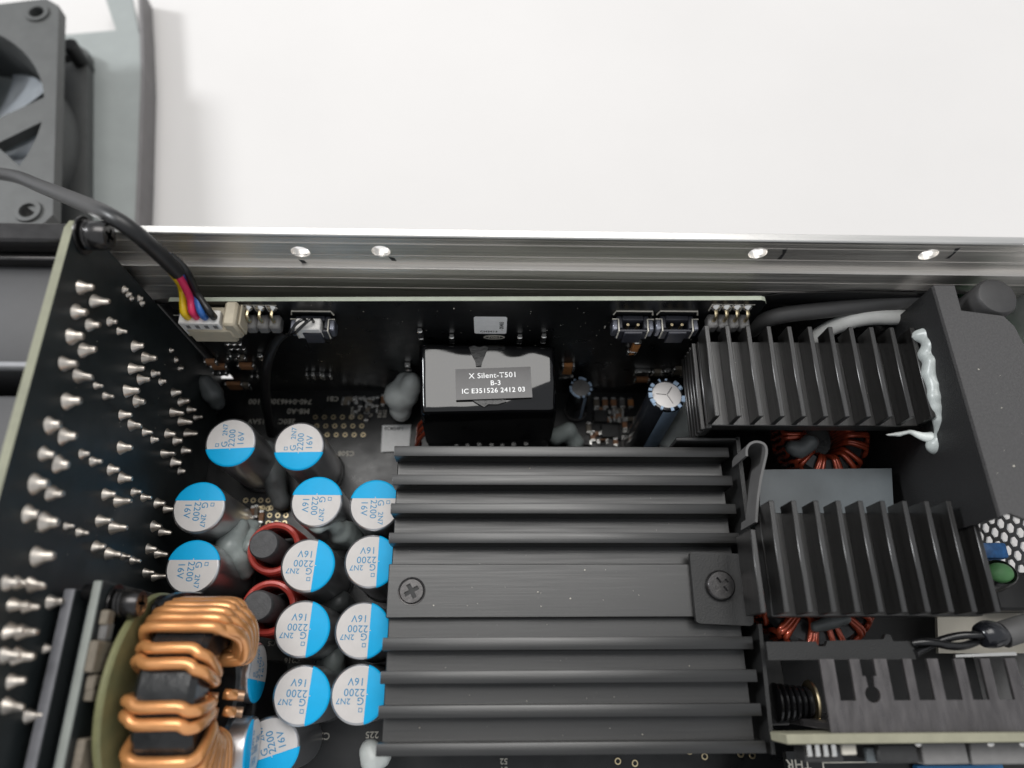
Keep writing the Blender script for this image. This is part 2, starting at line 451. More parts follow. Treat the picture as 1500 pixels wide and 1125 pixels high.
def smd(px, py, w, h, m, horiz=True, d=.09, name='chip_capacitor'):
    o = cbox(ctl, name, px, py, w, h, d, m)
    for s in (-1, 1):
        if horiz: cbox(o, 'terminal', px, py, .06, h + .012, d + .01, 'tin', .015, dx=s * w / 2)
        else: cbox(o, 'terminal', px, py, w + .012, .07, d + .01, 'tin', .015, dz=s * h / 2)
    return o
for a in ((310, 527, .22, .16, 'ceramic', True), (322, 534, .3, .16, 'ceramic', True), (345, 518, .16, .13, 'chip', True), (336, 503, .09, .2, 'chip', False), (345, 503, .09, .2, 'chip', False), (354, 503, .09, .2, 'chip', False),
          (362, 533, .3, .2, 'ceramic', True), (318, 543, .12, .14, 'chip', True), (328, 543, .12, .14, 'chip', True), (341, 522, .16, .13, 'chip', True), (354, 521, .16, .13, 'chiptan', True), (383, 520, .1, .16, 'chiptan', False), (374, 548, .12, .12, 'chip', True),
          (345, 562, .34, .3, 'ceramic', True), (362, 562, .14, .22, 'chiptan', True), (455, 547, .12, .2, 'chip', True), (466, 547, .14, .2, 'chip', True), (480, 548, .14, .18, 'chip', True),
          (598, 534, .12, .2, 'chip', False), (588, 558, .18, .18, 'chip', True),
          (616, 486, .09, .28, 'chip', False), (662, 494, .09, .24, 'chip', False), (761, 494, .09, .24, 'chip', False), (796, 493, .09, .24, 'chip', False),
          (831, 537, .22, .42, 'ceramicorange', True), (829, 549, .26, .08, 'tin', True), (931, 504, .14, .4, 'ceramicorange', False), (925, 512, .14, .14, 'ceramicorange', True), (940, 543, .28, .22, 'tin', True), (962, 543, .18, .2, 'chiptan', True), (976, 542, .14, .2, 'chip', False), (995, 540, .26, .3, 'chiptan', True), (940, 553, .3, .16, 'ceramic', True), (1003, 545, .14, .2, 'tin', True)):
    smd(*a)
TX = Matrix.Rotation(math.pi / 2, 4, 'X')
text_part(ctl, 'printed_marking', '0HMS', .11, 'silk', Matrix.Translation(onctl(394, 484) + Vector((0, -.004, 0))) @ TX, bold=.003)
text_part(ctl, 'printed_marking', '1', .16, 'silk', Matrix.Translation(onctl(886, 479) + Vector((0, -.004, 0))) @ TX, bold=.003)
# white sticker with serial (code pattern left off) and logo stamp under it
p0, p1 = onctl(695, 488), onctl(743, 464)
rr = [(p0.x + .03, p0.z), (p1.x - .03, p0.z), (p1.x, p0.z + .03), (p1.x, p1.z - .03), (p1.x - .03, p1.z), (p0.x + .03, p1.z), (p0.x, p1.z - .03), (p0.x, p0.z + .03)]
b = B(); b.plate(rr, .002, .008, mx=XZ); stk = part(ctl, 'sticker', b, 'white', smooth=False, label='white sticker with small serial number')
text_part(stk, 'printed_text', '00483', .11, 'ink', Matrix.Translation(onctl(735, 476) + Vector((0, -.011, 0))) @ TX @ Matrix.Rotation(math.pi / 2, 4, 'Z'), bold=.002)
text_part(stk, 'printed_text', 'CH2413', .09, 'ink', Matrix.Translation(onctl(716, 485) + Vector((0, -.011, 0))) @ TX, bold=.002)
pm = onctl(724, 494)
b = B(); b.plate([(pm.x + .2 * math.cos(t), pm.z + .09 * math.sin(t)) for t in [i * math.pi / 12 for i in range(24)]], .001, .004, [[(pm.x + .17 * math.cos(t), pm.z + .06 * math.sin(t)) for t in [i * math.pi / 12 for i in range(24)]]], mx=XZ)
st2 = part(ctl, 'printed_logo', b, 'silk', smooth=False)
text_part(st2, 'printed_number', '7001', .12, 'silk', Matrix.Translation(pm + Vector((0, -.004, 0))) @ TX, bold=.004)

# ---------------------------------------------------------------- aluminium rail with drilled holes
YR = 6.42
zz = lambda y: AY(683, y, YR).z
z338, z350, z388, z394, zlow = zz(341), AY(683, 352, YR).z, zz(388), zz(394), .2
rail = thing('aluminium_rail', 'brushed aluminium side rail of the case with drilled holes along it', 'metal rail', (0, YR, 0))
MXZ = Matrix(((1, 0, 0, 0), (0, 0, -1, YR), (0, 1, 0, 0), (0, 0, 0, 1)))
holes = []
for px, py in ((440, 369), (558, 368), (1110, 371), (1360, 373)):
    p = AY(px, py, YR); holes.append(circle(.155, 22, p.x, p.z))
xl, xr = -14., 11.5
b = B(); b.plate([(xl, z388 - .05), (xr, z388 - .05), (xr, z350), (xl, z350)], -.14, 0, holes, mx=MXZ); part(rail, 'upper_web', b, 'alu')
b = B(); b.box((xl, YR + .001, z350), (xr, YR + .15, z350 + .09), .02); part(rail, 'top_edge', b, 'alucut')
b = B(); b.box((xl, YR - .095, zlow), (xr, YR + .12, z388), .018, 2); part(rail, 'lower_web', b, 'alu')
for dz, hh_ in ((.3, .014), (.62, .01)):
    b = B(); b.box((xl, YR - .102, z388 - dz - hh_), (xr, YR - .0955, z388 - dz), .002); part(rail, 'ridge', b, 'alu')
for dz in (.12, .46):
    b = B(); b.box((xl, YR - .008, z350 - dz - .012), (xr, YR - .0005, z350 - dz), .002); part(rail, 'ridge', b, 'alu')
for px, py, w in ((430, 380, 0), (562, 376, 0), (1146, 372, .04), (1396, 371, .03)):
    p = AY(px, py, YR); bb = B()
    if w: bb.plate([(p.x - .05, p.z + .14), (p.x + .02, p.z + .17), (p.x + w, p.z + .05), (p.x + w, p.z - .15), (p.x - .03, p.z - .16), (p.x, p.z)], .001, .003, mx=MXZ)
    else: bb.plate([(p.x + .08, p.z), (p.x + .17, p.z - .03), (p.x + .2, p.z - .13), (p.x + .12, p.z - .12)], .001, .003, mx=MXZ)
    part(rail, 'pen_mark', bb, 'ink', smooth=False)

b = B(); f0, f1, f2 = AY(-60, 442, 6.32).z, AY(900, 438, 6.32).z, AY(1300, 425, 6.32).z  # black sheet, carried left to darken the gap where the rail reflects
b.plate([(-8, .02), (8.8, .02), (8.8, f2 - .05), (6.6, f2), (5.2, f2 - .1), (4.2, f1 - .02), (2, f1), (-8, f0)], -.02, 0, mx=Matrix(((1, 0, 0, 0), (0, 0, -1, 6.28), (0, 1, 0, 0), (0, 0, 0, 1))))
single('darkening_film', b, 'blackgloss', 'black insulating film between the control board and rail, added to darken the left gap', 'insulating film', smooth=False, loc=(0, 6.3, 0))

# ---------------------------------------------------------------- left board with solder joints
ZL = 6.1
yf = AT(112, 314, ZL).y
left = thing('connector_board', 'upright black board at the left with rows of silver solder joints', 'circuit board', (XL, 2, 0))
YZ = Matrix(((0, 0, 1, XL), (1, 0, 0, 0), (0, 1, 0, 0), (0, 0, 0, 1)))  # local x->Y, y->Z, z->X
ol = [(-4, .02), (yf - .1, .02), (yf, .12), (yf, ZL - .22), (yf - .06, ZL - .07), (yf - .22, ZL), (-4, ZL)]
b = B(); b.plate(ol, -.13, -.006, mx=YZ); part(left, 'core', b, 'edgeold', smooth=False)
b = B(); b.plate([(y - .003, z - .005) for y, z in ol], -.006, 0, mx=YZ); part(left, 'solder_side', b, 'maskgrey', smooth=False)
def joint_mesh(r, l):
    bb = B(); bb.lathe([(r * 1.25, 0), (r * 1.15, .015), (r * .98, l * .2), (r * .76, l * .4), (r * .63, l * .55), (r * .60, l * .75), (r * .42, l * .93), (0, l)], 14)
    return mesh_of(bb, 'solder')
JM = {'L': joint_mesh(.100, .20), 'M': joint_mesh(.082, .20), 'S': joint_mesh(.060, .145), 'T': joint_mesh(.05, .07)}
PINS = dict(
 L=((117,421),(137,441),(111,457),(131,476),(103,493),(121,513),(93,533),(113,551),(97,588),(72,623),(92,639),(63,665),(84,680),(51,709),(75,723),(40,753),(64,765),(53,815),
    ),
 M=((8,854),(24,854),(44,857),(17,886),(36,889),(11,924),(29,926),(5,960),(23,961),(15,998),(8,1034),(196,507),(211,524),(191,540),(204,556),(184,573),(199,588),(253,575),(264,588),(177,608),(191,623),(176,656),(161,688),(177,700),(153,724),(171,735),(145,763),(164,773),(139,801),(157,811),
    (251,604),(263,617),(244,635),(256,646),(239,665),(252,677),(229,737),(241,746),(224,771),(235,779),(216,804),(229,811),(212,839),(225,845),(73,882),(41,1049),(276,600),(272,634),(268,660)),
 S=((160,471),(173,485),(140,565),(153,580),(224,547),(235,559),(119,665),(135,676),(96,771),(115,780),(211,633),(223,644),(195,721),(209,729),(179,815),(193,821),(66,950),(285,612),(262,690)),
 T=((181,424),(187,431),(192,437),(203,437),(207,444),(250,513),(257,527),(263,539)))
Lmx = inv_of(left)
for k, lst in PINS.items():
    for px, py in lst:
        p = AX(px, py, XL)
        o = link('solder_joint', JM[k], left)
        o.matrix_basis = Lmx @ frame_x(p) @ Matrix.Rotation(random.uniform(-.1, .1), 4, 'X') @ Matrix.Rotation(random.uniform(-.1, .1), 4, 'Y') @ Matrix.Rotation(random.uniform(0, 6), 4, 'Z') @ Matrix.Diagonal((random.uniform(.8, 1.2), random.uniform(.8, 1.2), random.uniform(.8, 1.3), 1))

def cross_hole(a, w):
    return [(-w, -a), (w, -a), (w, -w), (a, -w), (a, w), (w, w), (w, a), (-w, a), (-w, w), (-a, w), (-a, -w), (-w, -w)]
def pan_screw(root, mx, r, h, m='blackmetal', washers=True, name='head'):
    """pan head with phillips recess, local z up from the washer"""
    n = 26
    if washers:
        bb = B(); bb.lathe([(0, 0), (r * 1.3, 0), (r * 1.32, .015), (r * 1.3, .03), (0, .03)], n, mx); part(root, 'washer', bb, m)
        bb = B()
        for k in range(2): bb.tube([mx @ Vector((r * .86 * math.cos(t), r * .86 * math.sin(t), .06 + .055 * k + .006 * t)) for t in [i * 2 * math.pi / n for i in range(n)]], .034, 8)
        part(root, 'spring_washer', bb, m)
    z0 = .14 if washers else 0
    bb = B()
    bb.plate(circle(r * .86, n), z0 + h * .55, z0 + h, [cross_hole(r * .55, r * .14)], mx)
    bb.lathe([(0, z0), (r * .97, z0), (r, z0 + .03), (r, z0 + h * .5), (r * .95, z0 + h * .8), (r * .855, z0 + h * .985), (r * .8, z0 + h * .5), (0, z0 + h * .5)], n, mx)
    return part(root, name, bb, m, angle=55)
sc = thing('board_screw', 'black pan head screw with washers at the top corner of the left board', 'screw', AX(120, 345, XL))
pan_screw(sc, frame_x(AX(122, 345, XL + .002)), .215, .24)

# dark bar added as shade on the rail; modular sockets left of the board
b = B(); p = AT(0, 336, 5.6)
b.box((-13, 6.0, 3.6), (XL - .2, 6.33, 5.72), .04); b.box((-13, 5.86, 5.0), (XL - .2, 5.998, 5.4), .05, 2)
single('rail_shade_bar', b, 'blackmetal', 'dark bar added as shade on the rail behind the left board', 'bracket', loc=(-9, 6, 3.6))
for i, (ya, yb_, lab) in enumerate(((370, 545, 'grey socket housing left of the board, nearer the added dark bar'), (578, 800, 'grey socket housing at the left edge, farther from the added dark bar'))):
    a, c = AT(60, ya, 5.2), AT(60, yb_, 5.2)
    s = thing('socket_housing', lab, 'socket', (-8, (a.y + c.y) / 2, 3.4), group='socket housings behind the left board')
    bb = B(); bb.box((-11, c.y, 3.2), (XL - .28, a.y, 5.2), .08, 2); part(s, 'body', bb, 'greyplastic')
    bb = B(); bb.box((-11, c.y + .0, 5.21), (XL - .4, c.y + .12, 5.34), .03); part(s, 'rim', bb, 'edgegrey')
b = B(); b.box((-12, -4, 2.4), (XL - .34, 5.8, 3.1), .05); single('socket_tray', b, 'blackplastic', 'black plastic tray under the grey sockets at the left edge', 'tray', loc=(-9, 1, 2.4))

# ---------------------------------------------------------------- capacitors
CR, CH = .5, 2.0
def make_cap():
    t = thing('capacitor', 'x', 'capacitor', group='blue and white capacitors')
    b = B(); b.lathe([(0, .02), (.44, .02), (.46, .06), (.455, .14), (.485, .2), (.49, .26), (.5, .3), (.5, CH - .07), (.494, CH - .03), (.478, CH - .008), (.455, CH)], 48); part(t, 'can', b, 'can', world=False)
    b = B(); b.lathe([(0, 0), (.53, 0), (.53, .03), (.5, .05), (.46, .05)], 40); part(t, 'seal', b, 'blackplastic', world=False)
    xc = -.13; r = .4565; n = 40
    a0 = math.acos(xc / r)
    whitearc = [(r * math.cos(t_), r * math.sin(t_)) for t_ in [-a0 + 2 * a0 * i / n for i in range(n + 1)]]
    b = B(); b.plate(whitearc, CH - .012, CH - .001); part(t, 'top', b, 'cantop', world=False, smooth=False)
    r2 = .483; a1 = math.acos(xc / r2)
    # the blue print runs a little over the rounded shoulder
    t2 = bmesh.new(); N = 36
    arc = [a1 + (2 * math.pi - 2 * a1) * i / N for i in range(N + 1)]
    prof = [(.4565, CH - .001), (.480, CH - .007), (.4965, CH - .030)]
    rows = []
    for rr_, zz_ in prof:
        row = []
        for a in arc:
            x, y = rr_ * math.cos(a), rr_ * math.sin(a)
            row.append(t2.verts.new((min(x, xc) * 1.001, y * 1.001, zz_ + .002)))
        rows.append(row)
    for ra, rb in zip(rows, rows[1:]):
        for i in range(N):
            t2.faces.new((ra[i], ra[i + 1], rb[i + 1], rb[i]))
    c0 = t2.verts.new((xc, 0, CH + .001))
    for i in range(N): t2.faces.new((c0, rows[0][i], rows[0][i + 1]))
    bmesh.ops.recalc_face_normals(t2, faces=t2.faces)
    b = B(); b.merge(t2); bl = part(t, 'blue_marking', b, 'blue', world=False, smooth=True, angle=80)
    b = B(); b.plate([(xc - .03, -.006), (xc + .02, -.006), (xc + .02, .006), (xc - .03, .006)], CH + .0015, CH + .0035); part(bl, 'index_tick', b, 'cantop', world=False, smooth=False)
    z = CH + .0015
    def tx(s, x, y, size): text_part(t, 'printed_text', s, size, 'blueink', Matrix.Translation((x, y, z)), 'LEFT', .0015, world=False)
    tx('2200', -.105, -.03, .175); tx('16V', -.085, -.205, .175); tx('G', -.105, .105, .17); tx('2N7', .13, .115, .135)
    b = B(); b.plate([(-.09, .215), (-.02, .215), (-.02, .285), (-.09, .285)], z - .0005, z + .001, [[(-.078, .227), (-.032, .227), (-.032, .273), (-.078, .273)]]); part(t, 'printed_mark', b, 'blueink', world=False, smooth=False)
    for ch in t.children: ch.scale = (.95, .95, 1)
    return t
cap0 = make_cap()
Q = math.pi / 2
CAPS = [((337, 646), Q + .05, 'blue and white capacitor at the back, left of two beside the black wire'),
        ((436, 651), Q + .02, 'blue and white capacitor at the back, right of two beside the black wire'),
        ((290, 743), -Q, 'upper of two blue and white capacitors beside the left solder joint board'),
        ((462, 737), -Q, 'blue topped capacitor with grey glue smeared over its lower rim'),
        ((548, 740), -Q, 'blue topped capacitor partly under the heatsink, farthest along its left edge'),
        ((283, 830), -Q, 'lower of two blue and white capacitors beside the left solder joint board'),
        ((448, 830), math.pi - .05, 'blue and white capacitor right of the upper red coil'),
        ((543, 824), math.pi, 'speckled blue and white capacitor at the heatsink edge, left of its flush screw'),
        ((443, 922), math.pi - .04, 'blue and white capacitor right of the lower red coil'),
        ((528, 922), math.pi - .02, 'blue and white capacitor at the heatsink edge, second from the nearest one'),
        ((440, 1020), math.pi - .06, 'nearest upright capacitor of the column right of the copper toroid'),
        ((525, 1018), math.pi - .03, 'nearest blue and white capacitor touching the left edge of the large heatsink')]
for i, ((px, py), a, lab) in enumerate(CAPS):
    o = cap0 if i == 0 else copy_tree(cap0)
    p = AT(px, py, CH)
    tilt = Matrix.Rotation(random.uniform(-.015, .015), 4, 'X') @ Matrix.Rotation(random.uniform(-.015, .015), 4, 'Y')
    o.matrix_world = Matrix.Translation((p.x, p.y, 0)) @ tilt @ Matrix.Rotation(a, 4, 'Z'); o['label'] = lab
# capacitors with clear darker blue near the toroid
def lying_cap(px, py, z, yaw, pitch, roll, lab, h=1.5):
    o = copy_tree(cap0)
    p = AT(px, py, z)
    o.matrix_world = Matrix.Translation(p) @ Matrix.Rotation(yaw, 4, 'Z') @ Matrix.Rotation(pitch, 4, 'Y') @ Matrix.Rotation(roll, 4, 'Z') @ Matrix.Translation((0, 0, -CH))
    o['label'] = lab; o['group'] = 'capacitors lying beside the copper toroid'
    return o
lying_cap(379, 985, 1.9, .02, 1.56, 1.5, 'capacitor lying on its side between the copper toroid and the upright capacitors')
o = copy_tree(cap0); p = AT(396, 1095, 1.75)
o.matrix_world = Matrix.Translation((p.x, p.y, -.25)) @ Matrix.Rotation(-math.pi / 2 + math.pi + .3, 4, 'Z'); o['label'] = 'upright capacitor at the bottom edge right of the copper toroid'
lying_cap(371, 1097, 2.2, .0, 1.62, .1, 'tilted silver capacitor at the bottom edge against the copper toroid')

# red wound rod inductors
def red_inductor(px, py, lab, glue=False, ztop=1.75):
    p = AT(px, py, ztop)
    t = thing('rod_inductor', lab, 'inductor', (p.x, p.y, 0), group='red wound rod inductors')
    b = B(); b.lathe([(0, 0), (.25, 0), (.27, .03), (.27, ztop - .05), (.24, ztop), (0, ztop)], 32, Matrix.Translation((p.x, p.y, 0))); part(t, 'ferrite_core', b, 'ferrite')
    for k in range(9):
        z = .25 + k * .125; n = 36
        rr = .43 + (.012 if k % 2 else 0)
        b = B(); b.tube([(p.x + .07 + rr * math.cos(i * 2 * math.pi / n), p.y + rr * math.sin(i * 2 * math.pi / n), z + .11 * i / n) for i in range(n + 1)], .066, 8)
        part(t, 'wire_turn', b, 'redwire')
    b = B(); b.tube([(p.x + .48, p.y + .0, 1.3), (p.x + .52, p.y - .1, 1.0), (p.x + .5, p.y - .2, .3), (p.x + .5, p.y - .2, 0)], .06, 8, sub=6); part(t, 'wire_lead', b, 'redwire')
    return t
red_inductor(386, 797, 'red wound inductor with grey rod core, half covered by grey glue')
red_inductor(377, 887, 'red wound inductor with grey rod core beside the copper toroid')

# ---------------------------------------------------------------- grey silicone glue
G = 'dabs of grey glue'
blob('glue', [(AT(352, 775, 1.0), .22), (AT(338, 800, 1.15), .27), (AT(350, 815, 1.1), .24), (AT(358, 835, .8), .2)], 'silicone', 'grey glue blob between the left capacitors and the upper red inductor', 'glue', G, seed=1)
blob('glue', [(AT(345, 770, .5), .2), (AT(372, 772, .7), .14), (AT(365, 800, 1.25), .12)], 'silicone', 'thin grey glue smear on the far side of the upper red inductor', 'glue', G, seed=2, voxel=.04)
blob('glue', [(AT(392, 660, .6), .24), (AT(400, 690, .5), .26), (AT(406, 720, .3), .24), (AT(412, 735, .2), .2)], 'siliconedark', 'dark grey glue strand between the two back capacitors', 'glue', G, seed=3)
blob('glue', [(AT(452, 768, 1.9), .07), (AT(466, 774, 1.85), .13), (AT(483, 765, 1.8), .1), (AT(500, 780, 1.3), .24), (AT(515, 785, 1.0), .25), (AT(492, 790, .8), .24)], 'silicone', 'grey glue lump smeared against the blue topped capacitor by the heatsink', 'glue', G, seed=4, voxel=.04)
blob('glue', [(AT(480, 890, .4), .2), (AT(497, 880, .5), .22), (AT(505, 885, .3), .2)], 'siliconedark', 'dark glue between the second row of capacitors near the heatsink', 'glue', G, seed=5)
blob('glue', [(AT(478, 975, .7), .2), (AT(488, 965, .8), .24), (AT(492, 985, .6), .2)], 'silicone', 'grey glue between the four nearest capacitors', 'glue', G, seed=6)
blob('glue', [(AT(300, 560, 1.0), .2), (AT(312, 575, .9), .24), (AT(318, 590, .7), .18)], 'siliconedark', 'dark grey glue at the foot of the left board near the control board', 'glue', G, seed=7)
blob('glue', [(AT(596, 562, .9), .3), (AT(585, 580, .8), .32), (AT(588, 600, .5), .26), (AT(604, 560, 1.2), .22)], 'siliconewhite', 'pale glue mass at the left side of the tape wrapped transformer', 'glue', G, seed=8)
blob('glue', [(AT(541, 1100, 1.2), .2), (AT(546, 1112, 1.2), .24), (AT(558, 1108, 1.2), .2)], 'siliconewhite', 'pale glue under the near left corner of the large heatsink', 'glue', G, seed=9)
blob('glue', [(AT(815, 640, .4), .2), (AT(832, 632, .5), .2), (AT(842, 648, .25), .2)], 'silicone', 'grey glue at the near right foot of the transformer', 'glue', G, seed=10)
blob('glue', [(AT(1003, 600, 1.3), .24), (AT(998, 625, 1.0), .32), (AT(985, 645, .7), .34)], 'siliconewhite', 'pale glue beside the tall black and blue capacitor', 'glue', G, seed=11)
blob('glue', [(AT(1346, 492, 4.02), .13), (AT(1362, 490, 4.12), .15), (AT(1378, 498, 4.25), .12), (AT(1366, 506, 4.12), .17), (AT(1358, 520, 4.03), .16), (AT(1366, 530, 4.1), .15), (AT(1362, 548, 4.02), .15), (AT(1369, 566, 4.03), .14), (AT(1370, 590, 3.98), .14), (AT(1376, 612, 3.9), .13), (AT(1380, 634, 3.75), .12), (AT(1372, 652, 3.6), .17), (AT(1384, 650, 3.62), .16), (AT(1380, 660, 3.56), .16)], 'siliconebead', 'long pale glue bead between the far finned heatsink and black shield', 'glue', G, seed=12, lump=.12, voxel=.035)
blob('glue', [(AT(1299, 637, 3.45), .03), (AT(1318, 636, 3.5), .05), (AT(1333, 632, 3.55), .04), (AT(1352, 640, 3.6), .07), (AT(1368, 642, 3.62), .12)], 'siliconewhite', 'thin pale glue string trailing from the bead under the far heatsink', 'glue', G, seed=13, voxel=.025)

# ---------------------------------------------------------------- tape wrapped transformer
ZTX = 2.8
tA, tB_, tC, tD = AT(614, 500, ZTX + .07), AT(813, 503, ZTX + .07), AT(816, 602, ZTX - .05), AT(616, 606, ZTX - .05)
tc = (tA + tB_ + tC + tD) / 4
tr = thing('transformer', 'tape wrapped black transformer with white printed grey label', 'transformer', (tc.x, tc.y, 0))
t = bmesh.new(); NX, NY = 40, 26
def prof_edge(u, e=.06): # flat middle, rolled edges
    d = min(u, 1 - u); return 0 if d > e else -(1 - math.sqrt(max(0, 1 - ((e - d) / e) ** 2)))
grid = []
for j in range(NY + 1):
    row = []
    for i in range(NX + 1):
        u, v = i / NX, j / NY
        u = .5 + (u - .5) * (1 + .0); p = tD.lerp(tC, u).lerp(tA.lerp(tB_, u), v)
        z = ZTX - .05 + .12 * v + prof_edge(u, .015) * .06 + prof_edge(v, .06) * .12
        # the tape bags: slack dents along its far, near and right borders
        z += .010 * noise.noise(Vector((u * 2.1, v * 1.7, 3.1))) + .006 * noise.noise(Vector((u * 6, v * 4, 9))) + .012 * noise.noise(Vector((u * 5, v * 3, 5))) * max(0, abs(v - .5) - .28) / .2
        z -= .05 * max(0, v - .93 + .03 * noise.noise(Vector((u * 4, 0, 1)))) / .1
        z -= .55 * max(0, (u - .74) + (.30 - v)) ** 2
        z -= .25 * max(0, (u - .80) + (v - .86)) ** 2
        row.append(t.verts.new((p.x, p.y, z)))
    grid.append(row)
for j in range(NY):
    for i in range(NX): t.faces.new((grid[j][i], grid[j][i + 1], grid[j + 1][i + 1], grid[j + 1][i]))
rim = grid[0][:] + [grid[j][NX] for j in range(1, NY + 1)] + grid[NY][:-1][::-1] + [grid[j][0] for j in range(NY - 1, 0, -1)]
low = []
for k, zl in enumerate((2.2, 1.2, .3)):
    ring = []
    for v in rim:
        d = Vector((v.co.x - tc.x, v.co.y - tc.y, 0)) * (.004 + .012 * k)
        w = noise.noise(Vector((v.co.x * 2, v.co.y * 2, zl * 2))) * .025
        ring.append(t.verts.new((v.co.x + d.x * (-1 if k == 2 else 1) + w, v.co.y + d.y * (-1 if k == 2 else 1) + w, zl)))
    low.append(ring)
rings = [rim] + low; n = len(rim)
for ra, rb in zip(rings, rings[1:]):
    for i in range(n): t.faces.new((ra[i], rb[i], rb[(i + 1) % n], ra[(i + 1) % n]))
t.faces.new(low[-1])
bmesh.ops.recalc_face_normals(t, faces=t.faces)
b = B(); b.merge(t); part(tr, 'tape_wrap', b, 'tape', angle=70)
b = B(); b.box((tD.x - .05, tD.y - .2, .02), (tC.x + .05, tA.y - .1, .3), .03); part(tr, 'bobbin_base', b, 'blackplastic')
for i in range(7):
    p = tD.lerp(tC, .22 + i * .1); b = B(); b.cyl((p.x, p.y - .12, .0), (p.x, p.y - .12, .34), .05, 10); part(tr, 'pin', b, 'tin')
for i in range(3):
    p = tA.lerp(tD, .75 + .1 * i); b = B(); b.tube([(p.x + .0, p.y, 1.5), (p.x - .18, p.y - .05, 1.1), (p.x - .2 - .06 * i, p.y - .2, .5), (p.x - .25, p.y - .3, .05)], .045, 8, sub=6); part(tr, 'lead_wire', b, 'redcopper')
zq = ZTX + .045
q = [AT(*pp, zq) for pp in ((668, 586), (780, 582), (777, 537), (667, 541))]
b = B(); b.hexa([v - Vector((0, 0, .03)) for v in q], q); lab_o = part(tr, 'label_plate', b, 'platelabel', smooth=False)
ex = (q[1] - q[0]).normalized(); ang = math.atan2(ex.y, ex.x)
for s, px, py, sz in (('X Silent-T501', 722, 550, .148), ('B-3', 726, 561, .135), ('IC E351526 2412 03', 723, 572, .132)):
    text_part(lab_o, 'printed_text', s, sz, 'white', Matrix.Translation(AT(px, py, zq + .002)) @ Matrix.Rotation(ang, 4, 'Z'), bold=.001)
def smear(px, py, pts, name):
    c = AT(px, py, ZTX + .012); rnd = random.Random(px)
    b = B(); b.plate([(c.x + x + rnd.uniform(-.02, .02), c.y + y + rnd.uniform(-.02, .02)) for x, y in pts], ZTX - .02, ZTX + (.062 if py < 550 else .012)); return part(tr, name, b, 'residue', smooth=False)
smear(702, 524, [(-.2, .18), (-.1, .21), (0, .18), (.07, .2), (.16, .18), (.13, .1), (.08, 0), (.04, -.1), (.02, -.2), (-.04, -.2), (-.07, -.1), (-.13, .05)], 'tape_crease')
smear(716, 588, [(-.3, .03), (-.2, .05), (-.1, .03), (.05, .05), (.2, .04), (.33, .05), (.31, -.02), (.15, -.04), (.0, -.05), (-.1, -.1), (-.18, -.06), (-.27, -.02)], 'tape_crease')

# sticker lying on the board left of the transformer
a = [AT(*pp, .05) for pp in ((558, 662), (599, 660), (602, 622), (560, 623))]
b = B(); b.hexa([v - Vector((0, 0, .012)) for v in a], a)
st = single('board_sticker', b, 'white', 'small white square sticker at the heatsink corner left of the transformer', 'sticker', smooth=False, loc=a[0])
text_part(st, 'printed_text', '0CM24P1', .1, 'ink', Matrix.Translation(AT(577, 628, .054)), bold=.002)

# ---------------------------------------------------------------- radial capacitors by the transformer
def black_cap(px, py, base, ztop, r, lab, sl, stripe, tm):
    p, q = AT(px, py, ztop), AT(*base, 0.02); ax = p - q; h = ax.length
    mx = Matrix.Translation(q) @ ax.to_track_quat('Z', 'Y').to_matrix().to_4x4()
    t = thing('electrolytic_capacitor', lab, 'capacitor', mx=mx, group='black sleeved capacitors')
    b = B(); b.lathe([(0, 0), (r * .96, 0), (r, .04), (r, h - .06), (r * .96, h - .01), (r * .86, h), (r * .8, h - .012)], 40); part(t, 'sleeve', b, sl, world=False)
    b = B(); b.lathe([(0, h - .006), (r * .74, h - .004), (r * .83, h - .012), (r * .83, h - .05)], 40); tp = part(t, 'vent_top', b, tm, world=False)
    for k in range(3):
        a = k * 2 * math.pi / 3 + .3; b = B(); d = Vector((math.cos(a), math.sin(a), 0))
        b.tube([d * r * .03 + Vector((0, 0, h - .004)), d * r * .6 + Vector((0, 0, h - .004))], .009, 6); part(tp, 'vent_score', b, 'headergrey', world=False)
    sd_ = mx.inverted().to_3x3() @ Vector((.35, -1, 0)); sa_ = math.atan2(sd_.y, sd_.x); stripe = (sa_ - stripe[0], sa_ + stripe[1])
    b = B(); n = 10                     # printed stripe facing the camera
    t2 = bmesh.new(); rows = []
    for z in (.08, h - .07): rows.append([t2.verts.new((r * 1.006 * math.cos(a), r * 1.006 * math.sin(a), z)) for a in [stripe[0] + (stripe[1] - stripe[0]) * i / n for i in range(n + 1)]])
    for i in range(n): t2.faces.new((rows[0][i], rows[0][i + 1], rows[1][i + 1], rows[1][i]))
    b.merge(t2); part(t, 'stripe', b, 'bluesleeve', world=False)
    b = B(); rnd = random.Random(3)     # torn sleeve rim
    for k in range(30):
        a = 2 * math.pi * k / 30 + rnd.uniform(-.12, .12)
        if rnd.random() < .3: continue
        b.cbox((0, 0, 0), (.05 * rnd.uniform(.6, 1.5), r * .2, .03), mx=Matrix.Rotation(a, 4, 'Z') @ Matrix.Translation((0, r * .93, h - .01 + rnd.uniform(-.01, .02))) @ Matrix.Rotation(rnd.uniform(-.4, .4), 4, 'X'))
    part(t, 'sleeve_rim', b, 'bluesleeve', world=False)['kind'] = 'stuff'
    b = B(); b.lathe([(r * 1.02, 0), (r * 1.1, .03), (r * 1.05, .09), (r * .98, .1)], 40); part(t, 'base_bead', b, 'headergrey', world=False)
    return t
black_cap(977, 578, (935, 655), 2.3, .35, 'tall black and blue capacitor with silver top near the far finned heatsink', 'darksleeve', (.62, .5), 'cantop')
black_cap(851, 568, (843, 603), 1.25, .23, 'short black capacitor with grey blue top right of the transformer', 'darksleeve', (.1, .2), 'headergrey')

